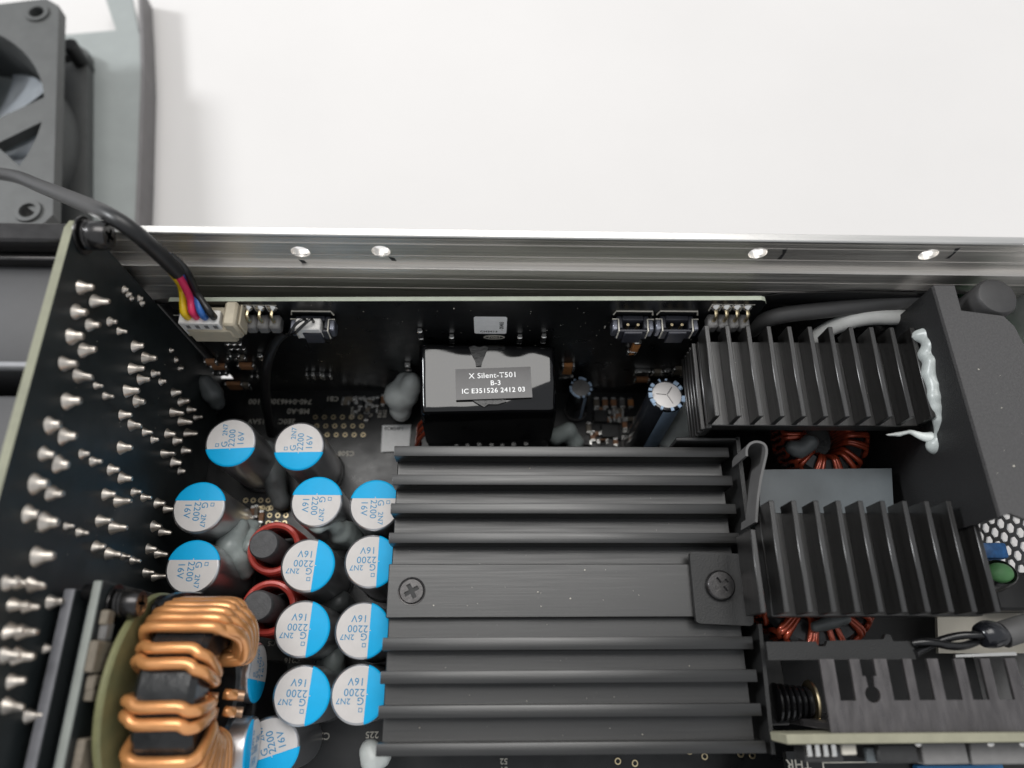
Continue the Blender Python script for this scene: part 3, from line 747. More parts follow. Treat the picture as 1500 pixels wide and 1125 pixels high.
# ---------------------------------------------------------------- large heatsink
ZH = 3.0
hs = thing('large_heatsink', 'wide black heatsink with horizontal fins in the middle of the power supply', 'heatsink', (1.25, 1.3, 0))
hx0, hx1 = -1.665, 4.185
yy = lambda v: AT(600, v, ZH).y
b = B(); b.box((hx0 + .02, yy(1108), 2.4), (hx1 - .02, yy(653) - .0, 2.6), .015); part(hs, 'base_plate', b, 'anod')
for v0, v1 in ((653, 668), (695, 710), (737, 752), (780, 795.5), (934, 953), (983, 1002), (1033.5, 1052.5), (1089, 1108)):
    b = B(); b.box((hx0, yy(v1), 2.595), (hx1, yy(v0), ZH), .012, 2); part(hs, 'fin', b, 'anod')
ypl = lambda v: AT(600, v, 2.79).y
b = B(); b.box((hx0, ypl(905), 2.595), (hx1, ypl(826), 2.79), .012); part(hs, 'centre_rib', b, 'anod')
b = B(); b.box((-1.2, -.5, .02), (3.7, 3.2, 2.39), .03); part(hs, 'mounting_block', b, 'blackplastic')
p = AT(603, 866, 2.79); mx = Matrix.Translation(p) @ Matrix.Rotation(.5, 4, 'Z')
b = B(); r = .205
b.lathe([(r * 1.1, .002), (r * 1.08, .008), (r, .004), (r * .98, .018), (r * .9, .03)], 36, mx); b.plate(circle(r * .905, 36), .008, .03, [cross_hole(r * .6, r * .17)], mx)
scr = part(hs, 'flush_screw', b, 'blackmetal', angle=50)
b = B(); b.plate(circle(r * .9, 24), .001, .006, mx=mx); part(scr, 'recess_floor', b, 'ink')

# sheet bracket wrapping the right side of the heatsink
br = thing('black_bracket', 'black sheet bracket with screwed tab over the right edge of the large heatsink', 'bracket', (4.3, 1.5, 0))
zb = 3.12
a, c, d = AT(990, 641, zb), AT(1084, 646, zb), AT(1104, 812, zb)
b = B(); b.box((a.x, c.y, 1.0), (c.x, c.y + .07, zb), .02); part(br, 'far_wall', b, 'blackplate')
b = B(); b.hexa([(c.x - .07, c.y + .07, 1.0), (d.x - .07, d.y - .9, 1.0), (d.x, d.y - .9, 1.0), (c.x, c.y + .07, 1.0)], [(c.x - .07, c.y + .07, zb), (d.x - .07, d.y - .9, zb), (d.x, d.y - .9, zb), (c.x, c.y + .07, zb)]); part(br, 'side_wall', b, 'blackplate')
e, f = AT(1116, 914, 2.95), AT(1136, 1105, 2.95)
b = B(); b.hexa([(e.x - .06, e.y, .8), (f.x - .06, f.y, .8), (f.x, f.y, .8), (e.x, e.y, .8)], [(e.x - .06, e.y, 2.95), (f.x - .06, f.y, 2.95), f, e]); part(br, 'near_wall', b, 'blackplate')
tz = 2.92
tq = [AT(*pp, tz) for pp in ((1020, 913), (1104, 917), (1102, 812), (1010, 808))]
cc = sum(tq, Vector()) / 4; ol = []
for i, v in enumerate(tq):
    u0, u1 = (tq[i - 1] - v).normalized(), (tq[(i + 1) % 4] - v).normalized(); rr = .07
    for k in range(5):
        s = k / 4; ol.append(v + u0 * rr * (1 - s) ** 2 + u1 * rr * s * s)
b = B(); b.plate([(v.x, v.y) for v in ol], tz - .1, tz); part(br, 'tab', b, 'blackplate', smooth=False)
p = AT(1054, 858, tz)
pan_screw(br, Matrix.Translation(p + Vector((0, 0, .001))) @ Matrix.Rotation(.6, 4, 'Z'), .245, .1, washers=False, name='tab_screw')
b = B(); b.plate(circle(.2, 24), .03, .045, mx=Matrix.Translation(p)); part(br, 'recess_floor', b, 'ink')
# folded insulating sheet
fold = [AT(*pp, 3.6) for pp in ((1094, 668), (1094, 658), (1099, 650), (1109, 647), (1120, 651), (1123, 662), (1119, 682), (1114, 705), (1110, 735), (1108, 765))]
fold = spline(fold, 4)
b = B(); b.ribbon(fold, 2.9, 3.6, .04); single('folded_sheet', b, 'greycable', 'folded grey insulating strip looped at the corner of the black bracket', 'insulating strip', loc=fold[0])

# ---------------------------------------------------------------- finned heatsinks at the right
def fin_sink(lab, xs, y0, y1, ztop, depth, base_h, ribs, mount):
    t = thing('finned_heatsink', lab, 'heatsink', ((xs[0] + xs[-1]) / 2, (y0 + y1) / 2, 0), group='finned heatsinks at the right')
    zb_ = ztop - depth
    b = B(); b.box((xs[0 if ribs else 1] - .02, y0 - .02, zb_ - base_h), (xs[-1] + .11, y1 - .1, zb_), .015); part(t, 'base_plate', b, 'anody')
    for i, x in enumerate(xs):
        b = B(); b.box((x, y0, zb_ - (.005 if ribs or i else base_h)), (x + .085, y1 - (0 if ribs or i else .45), ztop), .01); part(t, 'fin', b, 'anody')
    if ribs:
        b = B(); b.box((xs[0] - .02, y0 - .06, 2.7), (xs[0] + .08, y1 - .1, zb_ - .02), .015); part(t, 'side_wall', b, 'anody')
        for k in range(5):
            z = zb_ - .08 - k * .17; b = B(); b.box((xs[0] - .10, y0 - .06, z - .05), (xs[0] - .015, y1 - .1, z), .012); part(t, 'side_fin', b, 'anody')
    b = B(); b.box(*mount, .03); part(t, 'mounting_block', b, 'blackplastic')
    return t
X1 = [AT(px, 540, 4.0).x for px in (1070, 1101, 1132, 1163, 1194, 1225, 1256, 1286, 1317, 1347)]
x0, x9 = X1[0], X1[-1]; st_ = (x9 - x0) / 9
fin_sink('far black finned heatsink with white glue along its right end', [x0 - st_] + [x0 + st_ * i for i in range(10)], 3.92, 5.58, 4.0, .42, .25, True, ((4.2, 4.9, .02), (7.0, 5.5, 3.33)))
x0 = AT(1126, 735, 4.0).x; x9 = AT(1417, 731, 4.0).x; st_ = (x9 - x0) / 9
fin_sink('near black finned heatsink beside the black bracket', [x0 + st_ * i for i in range(-1, 10)], .84, 2.52, 4.0, .45, .22, False, ((4.5, 1.3, .02), (7.1, 1.9, 3.32)))
# grey block between them
q = [AT(*pp, 2.6) for pp in ((1112, 800), (1312, 800), (1306, 686), (1114, 688))]
b = B(); b.hexa([(v.x, v.y, .02) for v in q], q); single('film_capacitor', b, 'greyblue', 'grey box shaped capacitor between the two finned heatsinks', 'capacitor', smooth=False, loc=(q[0].x, q[0].y, 0))

# ---------------------------------------------------------------- wound coils under the heatsinks
def turn_loop(theta, ri, ro, w, r, squash=0.0, wob=0.):
    """closed loop round a ring section; ring axis is local Z"""
    pts = []
    c, s = math.cos(theta), math.sin(theta)
    for k in range(20):
        a = 2 * math.pi * k / 20; ca, sa = math.cos(a), math.sin(a)
        e = .5
        x = abs(ca) ** e * (1 if ca > 0 else -1); z = abs(sa) ** e * (1 if sa > 0 else -1)
        rad = (ri + ro) / 2 + x * (ro - ri) / 2
        th = theta + wob * (z if x < .9 else 0) 
        pts.append(Vector((rad * math.cos(th), rad * math.sin(th), z * w / 2)))
    return pts
def toroid(name, lab, mx, ri, ro, w, wire, angles, m, corem, cat='coil', seg=8):
    t = thing(name, lab, cat, mx=mx)
    b = B(); rad = (ro - ri)
    pr = [(ri, -w / 2 + .05), (ri + .05, -w / 2), (ro - .08, -w / 2), (ro, -w / 2 + .08), (ro, w / 2 - .08), (ro - .08, w / 2), (ri + .05, w / 2), (ri, w / 2 - .05), (ri, -w / 2 + .05)]
    b.lathe(pr, 64); part(t, 'ring_core', b, corem, world=False)
    rnd = random.Random(5)
    for a in angles:
        wi = wire * 1.02
        b = B(); b.tube(turn_loop(a, ri - wi, ro + wi, w + 2 * wi, wire, wob=rnd.uniform(.02, .07) if wire > .06 else rnd.uniform(-.16, .16)), wire, seg, closed=True, sub=3)
        part(t, 'wire_turn', b, m, world=False, angle=180)
    return t
p = AT(1215, 652, 2.3)
toroid('red_coil', 'red enamelled toroid coil showing below the far finned heatsink', Matrix.Translation((p.x, p.y + .25, 1.95)) @ Matrix.Rotation(.15, 4, 'X'), .42, .78, .62, .045, [i * 2 * math.pi / 40 for i in range(40)], 'redcopper', 'core')
p = AT(1215, 915, 2.6)
toroid('red_coil', 'red enamelled toroid coil showing below the near finned heatsink', Matrix.Translation((p.x - .1, p.y + .62, 2.2)), .55, 1.0, .6, .05, [i * 2 * math.pi / 44 for i in range(44)], 'redcopper', 'core')
blob('glue', [(AT(1160, 655, 2.35), .16), (AT(1172, 662, 2.3), .14), (AT(1186, 648, 2.4), .18)], 'siliconedark', 'dark glue on the left side of the coil under the far heatsink', 'glue', G, seed=14)
blob('glue', [(AT(1195, 918, 2.7), .1), (AT(1220, 910, 2.8), .13), (AT(1240, 906, 2.8), .1)], 'siliconedark', 'dark glue on the coil under the near finned heatsink', 'glue', G, seed=15)

# ---------------------------------------------------------------- black shield at the right
ZS = 4.7
sh = thing('black_shield', 'matt black bent plastic shield at the right edge', 'shield', (7.6, 4, 0))
k = [AT(*pp, ZS) for pp in ((1368, 418), (1398, 418), (1408, 455), (1470, 463), (1486, 478), (1560, 620), (1600, 800), (1480, 752), (1466, 756))]
b = B(); b.plate([(v.x, v.y) for v in k], ZS - .07, ZS, mx=None); part(sh, 'top_flange', b, 'crinklelit', smooth=False)
b = B(); b.hexa([(k[0].x, k[0].y, 1.2), (k[8].x, k[8].y, 1.2), (k[8].x + .07, k[8].y, 1.2), (k[0].x + .07, k[0].y, 1.2)], [(k[0].x, k[0].y, ZS - .071), (k[8].x, k[8].y, ZS - .071), (k[8].x + .07, k[8].y, ZS - .071), (k[0].x + .07, k[0].y, ZS - .071)]); part(sh, 'wall', b, 'crinkleshade', smooth=False)

# ventilated rear panel with hexagonal holes
xg = 9.6
holes = []
for i in range(15):
    for j in range(17):
        y = .6 + i * .25; z = .5 + j * .215
        yo = y + (.125 if j % 2 else 0)
        holes.append(circle(.098, 6, yo, z, math.pi / 6))
b = B(); b.plate([(-1.2, -1.5), (6.38, -1.5), (6.38, 4.4), (-1.2, 4.4)], 0, .03, holes, mx=Matrix(((0, 0, 1, xg), (1, 0, 0, 0), (0, 1, 0, 0), (0, 0, 0, 1))))
single('vent_panel', b, 'steel', 'steel rear panel with honeycomb vent holes at the right edge', 'vent panel', smooth=False, loc=(xg, 2.5, -1.5))
# small parts by the vent
p = AT(1466, 838, 2.7); gd = thing('disc_capacitor', 'green domed capacitor in a black collar beside the near finned heatsink', 'capacitor', p)
mg = Matrix.Translation(p) @ Matrix.Rotation(-.25, 4, 'X')
b = B(); b.lathe([(.23, -.05), (.225, .0), (.18, .06), (.1, .1), (0, .115)], 32, mg @ Matrix.Diagonal((1, .75, 1, 1))); part(gd, 'dome', b, 'green')
b = B(); b.lathe([(.24, -.3), (.3, -.3), (.3, -.02), (.27, .01), (.24, -.02), (.24, -.3)], 32, mg @ Matrix.Diagonal((1, .8, 1, 1))); part(gd, 'collar', b, 'blackgloss')
p = AT(1457, 806, 2.4); b = B(); b.box(p + Vector((-.25, -.14, -.5)), p + Vector((.25, .14, 0)), .05, 2); single('blue_varistor', b, 'bluepaint', 'small blue component behind the green disc at the right', 'component', loc=p)
p = AT(1480, 868, 2.2); t = thing('terminal_block', 'black terminal with silver screw below the green disc', 'terminal', p)
b = B(); b.box(p + Vector((-.28, -.3, -1)), p + Vector((.6, .35, 0)), .05); part(t, 'body', b, 'blackplastic')
b = B(); b.cyl(p + Vector((-.36, .1, -.05)), p + Vector((-.36, .1, .1)), .1, 16); part(t, 'screw', b, 'tin')
# cables behind the far heatsink
b = B(); b.tube([AT(*q_, z) for *q_, z in ((1100, 484, 2.8), (1135, 464, 3.4), (1220, 453, 3.55), (1320, 442, 3.65), (1400, 434, 3.7))], .15, 16, sub=8); single('thick_cable', b, 'greycable', 'thick dark grey cable behind the far finned heatsink', 'cable', loc=AT(1200, 452, 2))
b = B(); b.tube([AT(*q_, z) for *q_, z in ((1165, 520, 2.6), (1203, 489, 3.1), (1242, 471, 3.4), (1285, 464, 3.5), (1345, 467, 3.5))], .15, 16, sub=8); single('white_cable', b, 'whitecable', 'white cable arching behind the far finned heatsink', 'cable', loc=AT(1245, 468, 2))
g0 = AT(1440, 470, 3.2); b = B(); b.box((g0.x - .5, g0.y - .7, 3.1), (g0.x + 1.6, 6.26, 3.2), .01); single('filter_board', b, 'greenboard', 'small green board in the far right corner behind the shield', 'circuit board', loc=g0)
p = AT(1462, 433, 4.7); b = B(); b.lathe([(0, -2.8), (.33, -2.8), (.35, -2.76), (.35, -.07), (.31, -.01), (.26, 0), (0, .005)], 36, Matrix.Translation(p)); single('round_component', b, 'darkrubber', 'dark round topped component behind the shield in the far right corner', 'component', loc=p - Vector((0, 0, 2.8)))
p = AT(1492, 425, 3.2); b = B(); b.cyl(p + Vector((-.1, -.3, 0)), p + Vector((.4, .3, .2)), .12, 16); single('clear_tube', b, 'whitecable', 'pale tube end at the far right edge above the shield', 'tube', loc=p)

# ---------------------------------------------------------------- lower right: slotted heatsink, edge-on board, wires
zc = 3.6
X = lambda px: AT(px, 1000, zc).x
ytop, ybot, yslot = AT(1300, 965, zc).y, AT(1300, 1073, zc).y, AT(1300, 1026, zc).y
slots = []
pts = [(X(1212), ybot), (X(1204), ytop)]
s0 = X(1224); sw = .235; pitch = (X(1508) - X(1224)) / 7.4
xs = [(1224, 1247), (1262, 1283), (1302, 1326), (1339, 1362), (1378, 1402), (1417, 1441), (1455, 1478), (1494, 1520)]
out = [(X(1206), ybot), (X(1206), ytop)]
for i, (a_, c_) in enumerate(xs):
    a_, c_ = X(a_ + 3), X(c_ + 3)
    if i == 1:
        yn = AT(1300, 990, zc).y; m_ = (a_ + c_) / 2; yc = AT(1300, 1017, zc).y; r_ = .115
        arc = [(m_ + r_ * math.sin(t_), yc + r_ * math.cos(t_)) for t_ in [-.45 - (2 * math.pi - .9) * i_ / 16 for i_ in range(17)]]
        out += [(a_, ytop), (a_, yn), (m_ - .06, yn)] + arc + [(m_ + .06, yn), (c_, yn), (c_, ytop)]
    else: out += [(a_, ytop), (a_, yslot), (c_, yslot), (c_, ytop)]
out += [(X(1560), ytop), (X(1560), ybot)]
cs = thing('slotted_heatsink', 'dark slotted metal plate heatsink with a keyhole cut at the lower right', 'heatsink', (X(1380), (ytop + ybot) / 2, 0))
b = B(); b.plate(out, zc - .06, zc); part(cs, 'slotted_top', b, 'combmetal', smooth=False)
b = B(); b.box((X(1208), ybot + .03, .02), (X(1560), ybot + .13, zc - .061), .01); part(cs, 'upright_plate', b, 'combmetal')
# edge-on board
ze = 3.75
e0, e1 = AT(1152, 1074, ze), AT(1560, 1069, ze); e2 = AT(1340, 1089, ze)
sb = thing('standby_board', 'upright board seen edge on, pale edge below the slotted heatsink', 'circuit board', ((e0.x + e1.x) / 2, e2.y, 0))
b = B(); b.box((e0.x, e2.y, 3.1), (e1.x, e0.y - .012, ze), .012); part(sb, 'core', b, 'edgecream')
b = B(); b.box((e0.x + .01, e2.y - .008, 3.1), (e1.x, e2.y - .0005, ze - .006)); part(sb, 'front_face', b, 'mask')
for i in range(4):
    p = AT(1186 + i * 12, 1097, 3.6); b = B(); b.box(p + Vector((-.035, -.1, -.2)), p + Vector((.035, .2, .0)), .01); part(sb, 'chip_pin', b, 'tin')
p = AT(1205, 1103, 3.5); b = B(); b.box(p + Vector((-.26, -.12, -.4)), p + Vector((.3, .1, .0)), .02); part(sb, 'integrated_circuit', b, 'chip')
p = AT(1245, 1096, 3.55); b = B(); b.box(p + Vector((-.12, -.09, -.2)), p + Vector((.1, .1, .0)), .02); part(sb, 'chip_capacitor', b, 'cream')
p = AT(1315, 1100, 3.5); b = B(); b.box(p + Vector((-.3, -.16, -.7)), p + Vector((.3, .1, .0)), .03); part(sb, 'transistor', b, 'chip')
p = AT(1282, 1106, 3.4); b = B(); b.box(p + Vector((-.13, -.1, -.1)), p + Vector((.13, .1, .0)), .02); part(sb, 'chip_capacitor', b, 'greyblue')
p = AT(1385, 1102, 3.4); b = B(); b.box(p + Vector((-.35, -.16, -.9)), p + Vector((.33, .14, .0)), .02); part(sb, 'relay', b, 'headergrey')
p = AT(1455, 1102, 3.4); b = B(); b.box(p + Vector((-.33, -.16, -.9)), p + Vector((.6, .14, .0)), .02); part(sb, 'relay', b, 'headergrey')
for px in (1344, 1450, 1497):
    p = AT(px, 1088, 3.6); t = bmesh.new(); bmesh.ops.create_uvsphere(t, u_segments=14, v_segments=8, radius=.055, matrix=Matrix.Translation(p)); b = B(); b.merge(t); part(sb, 'solder_ball', b, 'tin')
# low board at the bottom edge with marking and blue pad
lb = thing('lower_board', 'black board with white outline marking at the bottom right edge', 'circuit board', AT(1340, 1125, 2.2))
z0 = 2.2; a, c = AT(1150, 1100, z0), AT(1600, 1180, z0)
b = B(); b.box((a.x, c.y - 1, z0 - .14), (c.x, a.y, z0), .01); part(lb, 'board', b, 'mask')
p = AT(1170, 1119, z0); text_part(lb, 'printed_marking', 'THR', .2, 'silk', Matrix.Translation(p + Vector((0, 0, .003))) @ R180, bold=.003)
p, q = AT(1204, 1117, z0), AT(1500, 1113, z0); b = B(); b.box((p.x, p.y - .012, z0 + .001), (q.x, p.y + .012, z0 + .004)); b.box((p.x, p.y - .9, z0 + .001), (p.x + .025, p.y - .013, z0 + .004)); part(lb, 'printed_line', b, 'silk', smooth=False)
p = AT(1335, 1119, z0); q = AT(1462, 1116, z0); b = B(); b.box((p.x, p.y - 1, z0 + .005), (q.x, p.y, z0 + .12), .02); single('thermal_pad', b, 'bluepad', 'blue thermal pad at the bottom right edge', 'thermal pad', loc=p)
# black bar, screw, wires, cream sheet
p, q = AT(1122, 940, 3.3), AT(1342, 966, 3.3)
b = B(); b.plate([(p.x, q.y), (p.x, p.y), (p.x + .78, p.y), (p.x + .82, p.y - .07), (p.x + .92, p.y - .07), (p.x + .97, p.y + .01), (q.x - .45, p.y + .03), (q.x - .4, p.y + .1), (q.x - .33, p.y + .1), (q.x - .3, p.y), (q.x, p.y), (q.x, q.y)], 3.2, 3.3); single('insulator_bar', b, 'blackplate', 'dark insulating bar behind the slotted heatsink', 'insulator', smooth=False, loc=p)
p = AT(1152, 1030, 2.7); cs_ = thing('standoff_screw', 'black ridged screw with brass ring left of the slotted heatsink', 'screw', p)
for i in range(6):
    b = B(); rr = .30 - .012 * i; xx = p.x - .1 + .1 * i
    b.lathe([(0, 0), (rr * .8, 0), (rr, .03), (rr, .06), (rr * .8, .085), (0, .085)], 28, frame_x((xx, p.y, p.z - .3))); part(cs_, 'thread_ridge', b, 'blackgloss')
b = B(); b.lathe([(.2, 0), (.33, 0), (.34, .02), (.33, .04), (.2, .04)], 28, frame_x((p.x + .5, p.y, p.z - .3))); part(cs_, 'brass_ring', b, 'brass')
b = B(); b.box((4.35, -.78, .02), (4.98, .3, 2.05), .03); single('standoff_block', b, 'blackplastic', 'black plastic block under the ridged screw near the bracket', 'block', loc=(4.6, -.2, 0))
for k, (lab, off) in enumerate((('black wire twisted with another into dark sleeve, nearer one', 0), ('black wire twisted with another into dark sleeve, farther one', math.pi))):
    b = B(); base = [AT(*q_, 3.3) for q_ in ((1338, 950), (1362, 944), (1390, 941), (1420, 937), (1450, 932))]
    pts = spline(base, 8); n = len(pts)
    b.tube([v + Vector((0, .075 * math.cos(off + i / n * 5), .07 * math.sin(off + i / n * 5))) for i, v in enumerate(pts)], .062, 10); single('black_wire', b, 'blackgloss', lab, 'wire', 'twisted wires at the right', loc=base[0])
b = B(); b.tube([AT(*q_, 3.3) for q_ in ((1436, 934), (1448, 929), (1466, 930), (1480, 926))], lambda s: .12 + .09 * math.sin(math.pi * min(1, s + .15)), 16, sub=5); single('heat_shrink', b, 'darksleeve', 'black heat shrink boot on the twisted wires at the right', 'sleeve', loc=AT(1450, 930, 3.3))
b = B(); b.tube([AT(*q_, 3.25) for q_ in ((1468, 930), (1500, 920), (1560, 905))], .2, 16, sub=5); single('grey_cable', b, 'greycable', 'thick grey cable leaving at the right edge', 'cable', loc=AT(1480, 925, 3.2))
q = [AT(*pp, 1.6) for pp in ((1375, 957), (1560, 957), (1560, 860), (1372, 880))]
b = B(); b.hexa([v - Vector((0, 0, .08)) for v in q], q); single('insulating_sheet', b, 'cream', 'cream insulating sheet under the twisted wires', 'sheet', smooth=False, loc=q[0])
q = [AT(*pp, 3.3) for pp in ((1400, 963), (1490, 960), (1488, 955), (1400, 959))]
b = B(); b.hexa([v - Vector((0, 0, .06)) for v in q], q); single('metal_strip', b, 'alucut', 'narrow bright metal strip above the slots of the slotted heatsink', 'strip', smooth=False, loc=q[0])
b = B(); b.box((5.0, -.7, .02), (9.2, 1.2, .7), .03); single('black_base_block', b, 'blackplastic', 'black plastic block under the near finned heatsink', 'block', loc=(6, .6, 0))

# ---------------------------------------------------------------- lower left: two edge-on boards, copper toroid
def upright(lab, px0, py0, px1, py1, zt, th, edge, nm):
    a, c = AT(px0, py0, zt), AT(px1, py1, zt); x = (a.x + c.x) / 2
    t = thing(nm, lab, 'circuit board', (x, c.y, 0))
    b = B(); b.box((x - th, -3.2, 1.2), (x - .01, a.y, zt), .025, 2); part(t, 'core', b, edge)
    b = B(); b.box((x - .0098, -3.2, 1.2), (x, a.y - .01, zt - .02)); part(t, 'component_side', b, 'maskgrey', smooth=False)
    return t, x, a.y
bA, xa, ya_ = upright('thin upright board edge at the lower left, farther from the copper toroid', 108, 862, 56, 1125, 4.5, .16, 'edgegrey', 'side_board')
bB, xb, yb2 = upright('upright board with pale edge at the lower left beside the copper toroid', 152, 850, 92, 1125, 4.6, .13, 'edgepale', 'side_board')
b = B(); b.box((xa + .03, -3.1, 1.3), (xb - .15, yb2 - .2, 4.2), .03); single('spacer_block', b, 'greyblue', 'dark grey spacer between the two boards at the lower left', 'spacer', loc=(xa, 0, 1.3))
b = B(); b.cyl((xa + .02, yb2 - .13, 4.28), (xb - .14, yb2 - .13, 4.28), .12, 18); single('standoff', b, 'blackgloss', 'black standoff joining the two boards at the lower left', 'standoff', loc=(xa, yb2, 4.3))
for px, py, w, h in ((148, 925, .12, .2), (140, 962, .2, .5), (133, 1000, .1, .3), (128, 1015, .1, .2), (120, 1105, .2, .45), (150, 905, .1, .2)):
    p = AX(px, py, xb); b = B(); b.box((xb + .001, p.y - w, p.z - h / 2), (xb + .12, p.y + w, p.z + h / 2), .02); part(bB, 'chip_component', b, random.choice(['chiptan', 'headergrey']))
p = AX(168, 884, xb + .01); t = thing('side_screw', 'black pan head screw with washers above the copper toroid', 'screw', p); pan_screw(t, frame_x(p), .2, .24)
p = AX(222, 900, xb + .35); t = thing('ring_terminal', 'dark metal ring terminal next to the screw above the copper toroid', 'terminal', p)
b = B(); b.plate(circle(.3, 24), 0, .05, [circle(.16, 24)], frame_x(p - Vector((0, 0, .25)))); part(t, 'ring', b, 'blackmetal')
b = B(); b.tube([p + Vector((.03, .1, 0)), p + Vector((.1, .3, -.5)), p + Vector((.1, .4, -1.5))], .07, 8, sub=4); part(t, 'tail', b, 'blackmetal')
# toroid: ring axis along X
ZC, RO = 3.05, 1.22
tx0, tx1 = AT(178, 1010, 4.35).x, AT(292, 1010, 4.35).x
cy = AT(250, 1018, 4.3).y
mx = frame_x(((tx0 + tx1) / 2, cy, ZC)) @ Matrix.Rotation(0, 4, 'Z')
ang = []
# local x is world Y, local y is world Z: pi/2 is straight up, smaller angles lean away from the camera's foot
grp = [-3, -12, 63, 72.5, 96.5, 106, 130, 139, 148, 157, 166, 175, -21, 184, 193]
ang = [math.radians(g) for g in grp]
tor = toroid('copper_toroid', 'large copper wound toroid choke at the lower left', mx, .62, RO, (tx1 - tx0) - .2, .084, ang, 'copper', 'core', 'choke', 12)
xr = tx1
# second, crossing layer of wire on the face turned to the capacitors
zR = (tx1 - tx0) / 2 - .02
def pol(r, a, z): return Vector((r * math.cos(a), r * math.sin(a), z))
for i in range(6):
    a = math.radians(6 + i * 8.3); k = .07 * (i % 2); sl = -.30 - .05 * i
    b = B(); b.tube([pol(.5, a + sl, -.1), pol(.5, a + sl, zR - .1), pol(.56, a + sl * .95, zR + .06 + k), pol(.9, a + sl * .45, zR + .12 + k), pol(1.2, a + sl * .08, zR + .06), pol(1.305, a, zR - .08), pol(1.31, a, 0), pol(1.305, a, -zR + .08), pol(1.2, a, -zR - .04), pol(.8, a, -zR - .07)], .084, 12, sub=7); part(tor, 'wire_turn', b, 'copper', world=False, angle=180)
for i in range(4):
    a = math.radians(12 + i * 10); sl = -.45
    b = B(); b.tube([pol(.48, a + sl, -.1), pol(.46, a + sl, zR), pol(.54, a + sl * .9, zR + .2), pol(.9, a + sl * .4, zR + .24), pol(1.15, a, zR + .15), pol(1.22, a + .06, zR - .05)], .084, 12, sub=7); part(tor, 'crossing_wire', b, 'copper', world=False, angle=180)
for px, py, zt in ((338, 1018, 2.9), (335, 1043, 2.8), (297, 1022, 3.6), (297, 1045, 3.6)):
    q = AT(px + 8, py, zt); p = Vector((tx1 - .1, q.y + .02, zt + .12))
    b = B(); b.tube([p, p.lerp(q, .5) + Vector((0, 0, .05)), q], .08, 10, sub=6); part(tor, 'wire_lead', b, 'copper')
    b = B(); b.tube([q, q + Vector((.12, -.01, -.03))], .082, 10); part(tor, 'tinned_end', b, 'coppertin')
b = B(); b.lathe([(0, 0), (1.44, 0), (1.47, .03), (1.47, .08), (1.44, .11), (0, .11)], 72, frame_x((tx0 - .24, cy - .02, ZC))); single('fibre_disc', b, 'fibre', 'yellow green fibre disc between the upright board and copper toroid', 'disc', loc=(tx0 - .4, cy, 1.4))
b = B(); b.box((tx0 - .28, cy - .5, 0.02), (tx1, cy + .5, 1.75), .05); single('toroid_support', b, 'blackplastic', 'black support under the copper toroid', 'support', loc=(tx0, cy, 0))

# ---------------------------------------------------------------- connectors on the control board
def at_b(px, py): return AY(px, py, YB)
# four pin white plug in beige header
yfr = 5.44; a, c = AY(260, 474, yfr), AY(346, 474, yfr); zp, zl_ = AY(300, 474, yfr).z, AY(300, 499, yfr).z
cn = thing('fan_connector', 'beige and white four pin connector holding the coloured fan wires', 'connector', ((a.x + c.x) / 2, 5.6, 3))
b = B(); b.box((a.x + .06, yfr - .03, zl_), (c.x - .16, YB - .01, zp - .22), .03); b.box((a.x - .02, yfr + .02, zl_ + .12), (a.x + .06, YB - .01, zp - .16), .02); b.box((c.x - .26, yfr - .01, zl_ + .1), (c.x - .04, YB - .01, zp - .02), .04); b.box((c.x - .04, yfr + .06, zl_ + .12), (c.x + .0, YB - .01, zp - .14), .015)
part(cn, 'header', b, 'beige')
b = B(); b.box((a.x, yfr, zl_ + .25), (c.x - .3, yfr + .26, zp), .02); plug = part(cn, 'plug', b, 'plugwhite')
for i in range(4):
    b = B(); b.cbox((a.x + .14 + i * .15, yfr - .004, zp - .12), (.06, .012, .1)); part(plug, 'slot', b, 'headergrey', smooth=False)
po = at_b(258, 466)
for x0_, x1_ in ((po.x, po.x + .25), (po.x + .85, po.x + 1.05)):
    b = B(); b.box((x0_, YB - .006, po.z + .1), (x1_, YB - .001, po.z + .13)); part(cn, 'silk_outline', b, 'silk', smooth=False)
ends = [(a.x + .16 + i * .14, yfr + .13, zp - .05) for i in range(4)]
cend = AT(262, 398, 5.0)
dirc = (AT(262, 398, 5.0) - AT(228, 362, 5.3)).normalized()
for i, (m, n_, pm_) in enumerate((('yellow', 'yellow', (267, 420)), ('pink', 'pink red', (278, 432)), ('bluewire', 'blue', (283, 418)), ('sleeve', 'black', (288, 425)))):
    mid = AT(pm_[0], pm_[1] + 4, 4.45)
    b = B(); st0 = cend - dirc * .3 + Vector((.05 * (i - 1.5), -.04 if i < 2 else .03, 0))
    b.tube([st0, cend + dirc * .03 + Vector((.06 * (i - 1.5), -.03 if i < 2 else .04, 0)), mid, Vector(ends[i]) + Vector((-.01, .0, .22)), ends[i]], .062, 10, sub=8)
    single('fan_wire', b, m, n_ + ' wire from the cable sleeve into the white plug', 'wire', 'coloured fan wires', loc=ends[i])
b = B(); b.tube([AT(*q_, z) for *q_, z in ((-40, 250, 2.0), (20, 258, 2.7), (62, 274, 3.9), (112, 294, 5.2), (155, 313, 5.9), (192, 336, 5.9), (228, 367, 5.5), (262, 400, 5.0))], lambda s: .13 - .008 * s, 16, sub=8)
single('fan_cable', b, 'sleeve', 'black sleeved fan cable arching over the left board', 'cable', loc=AT(120, 305, 5.6))
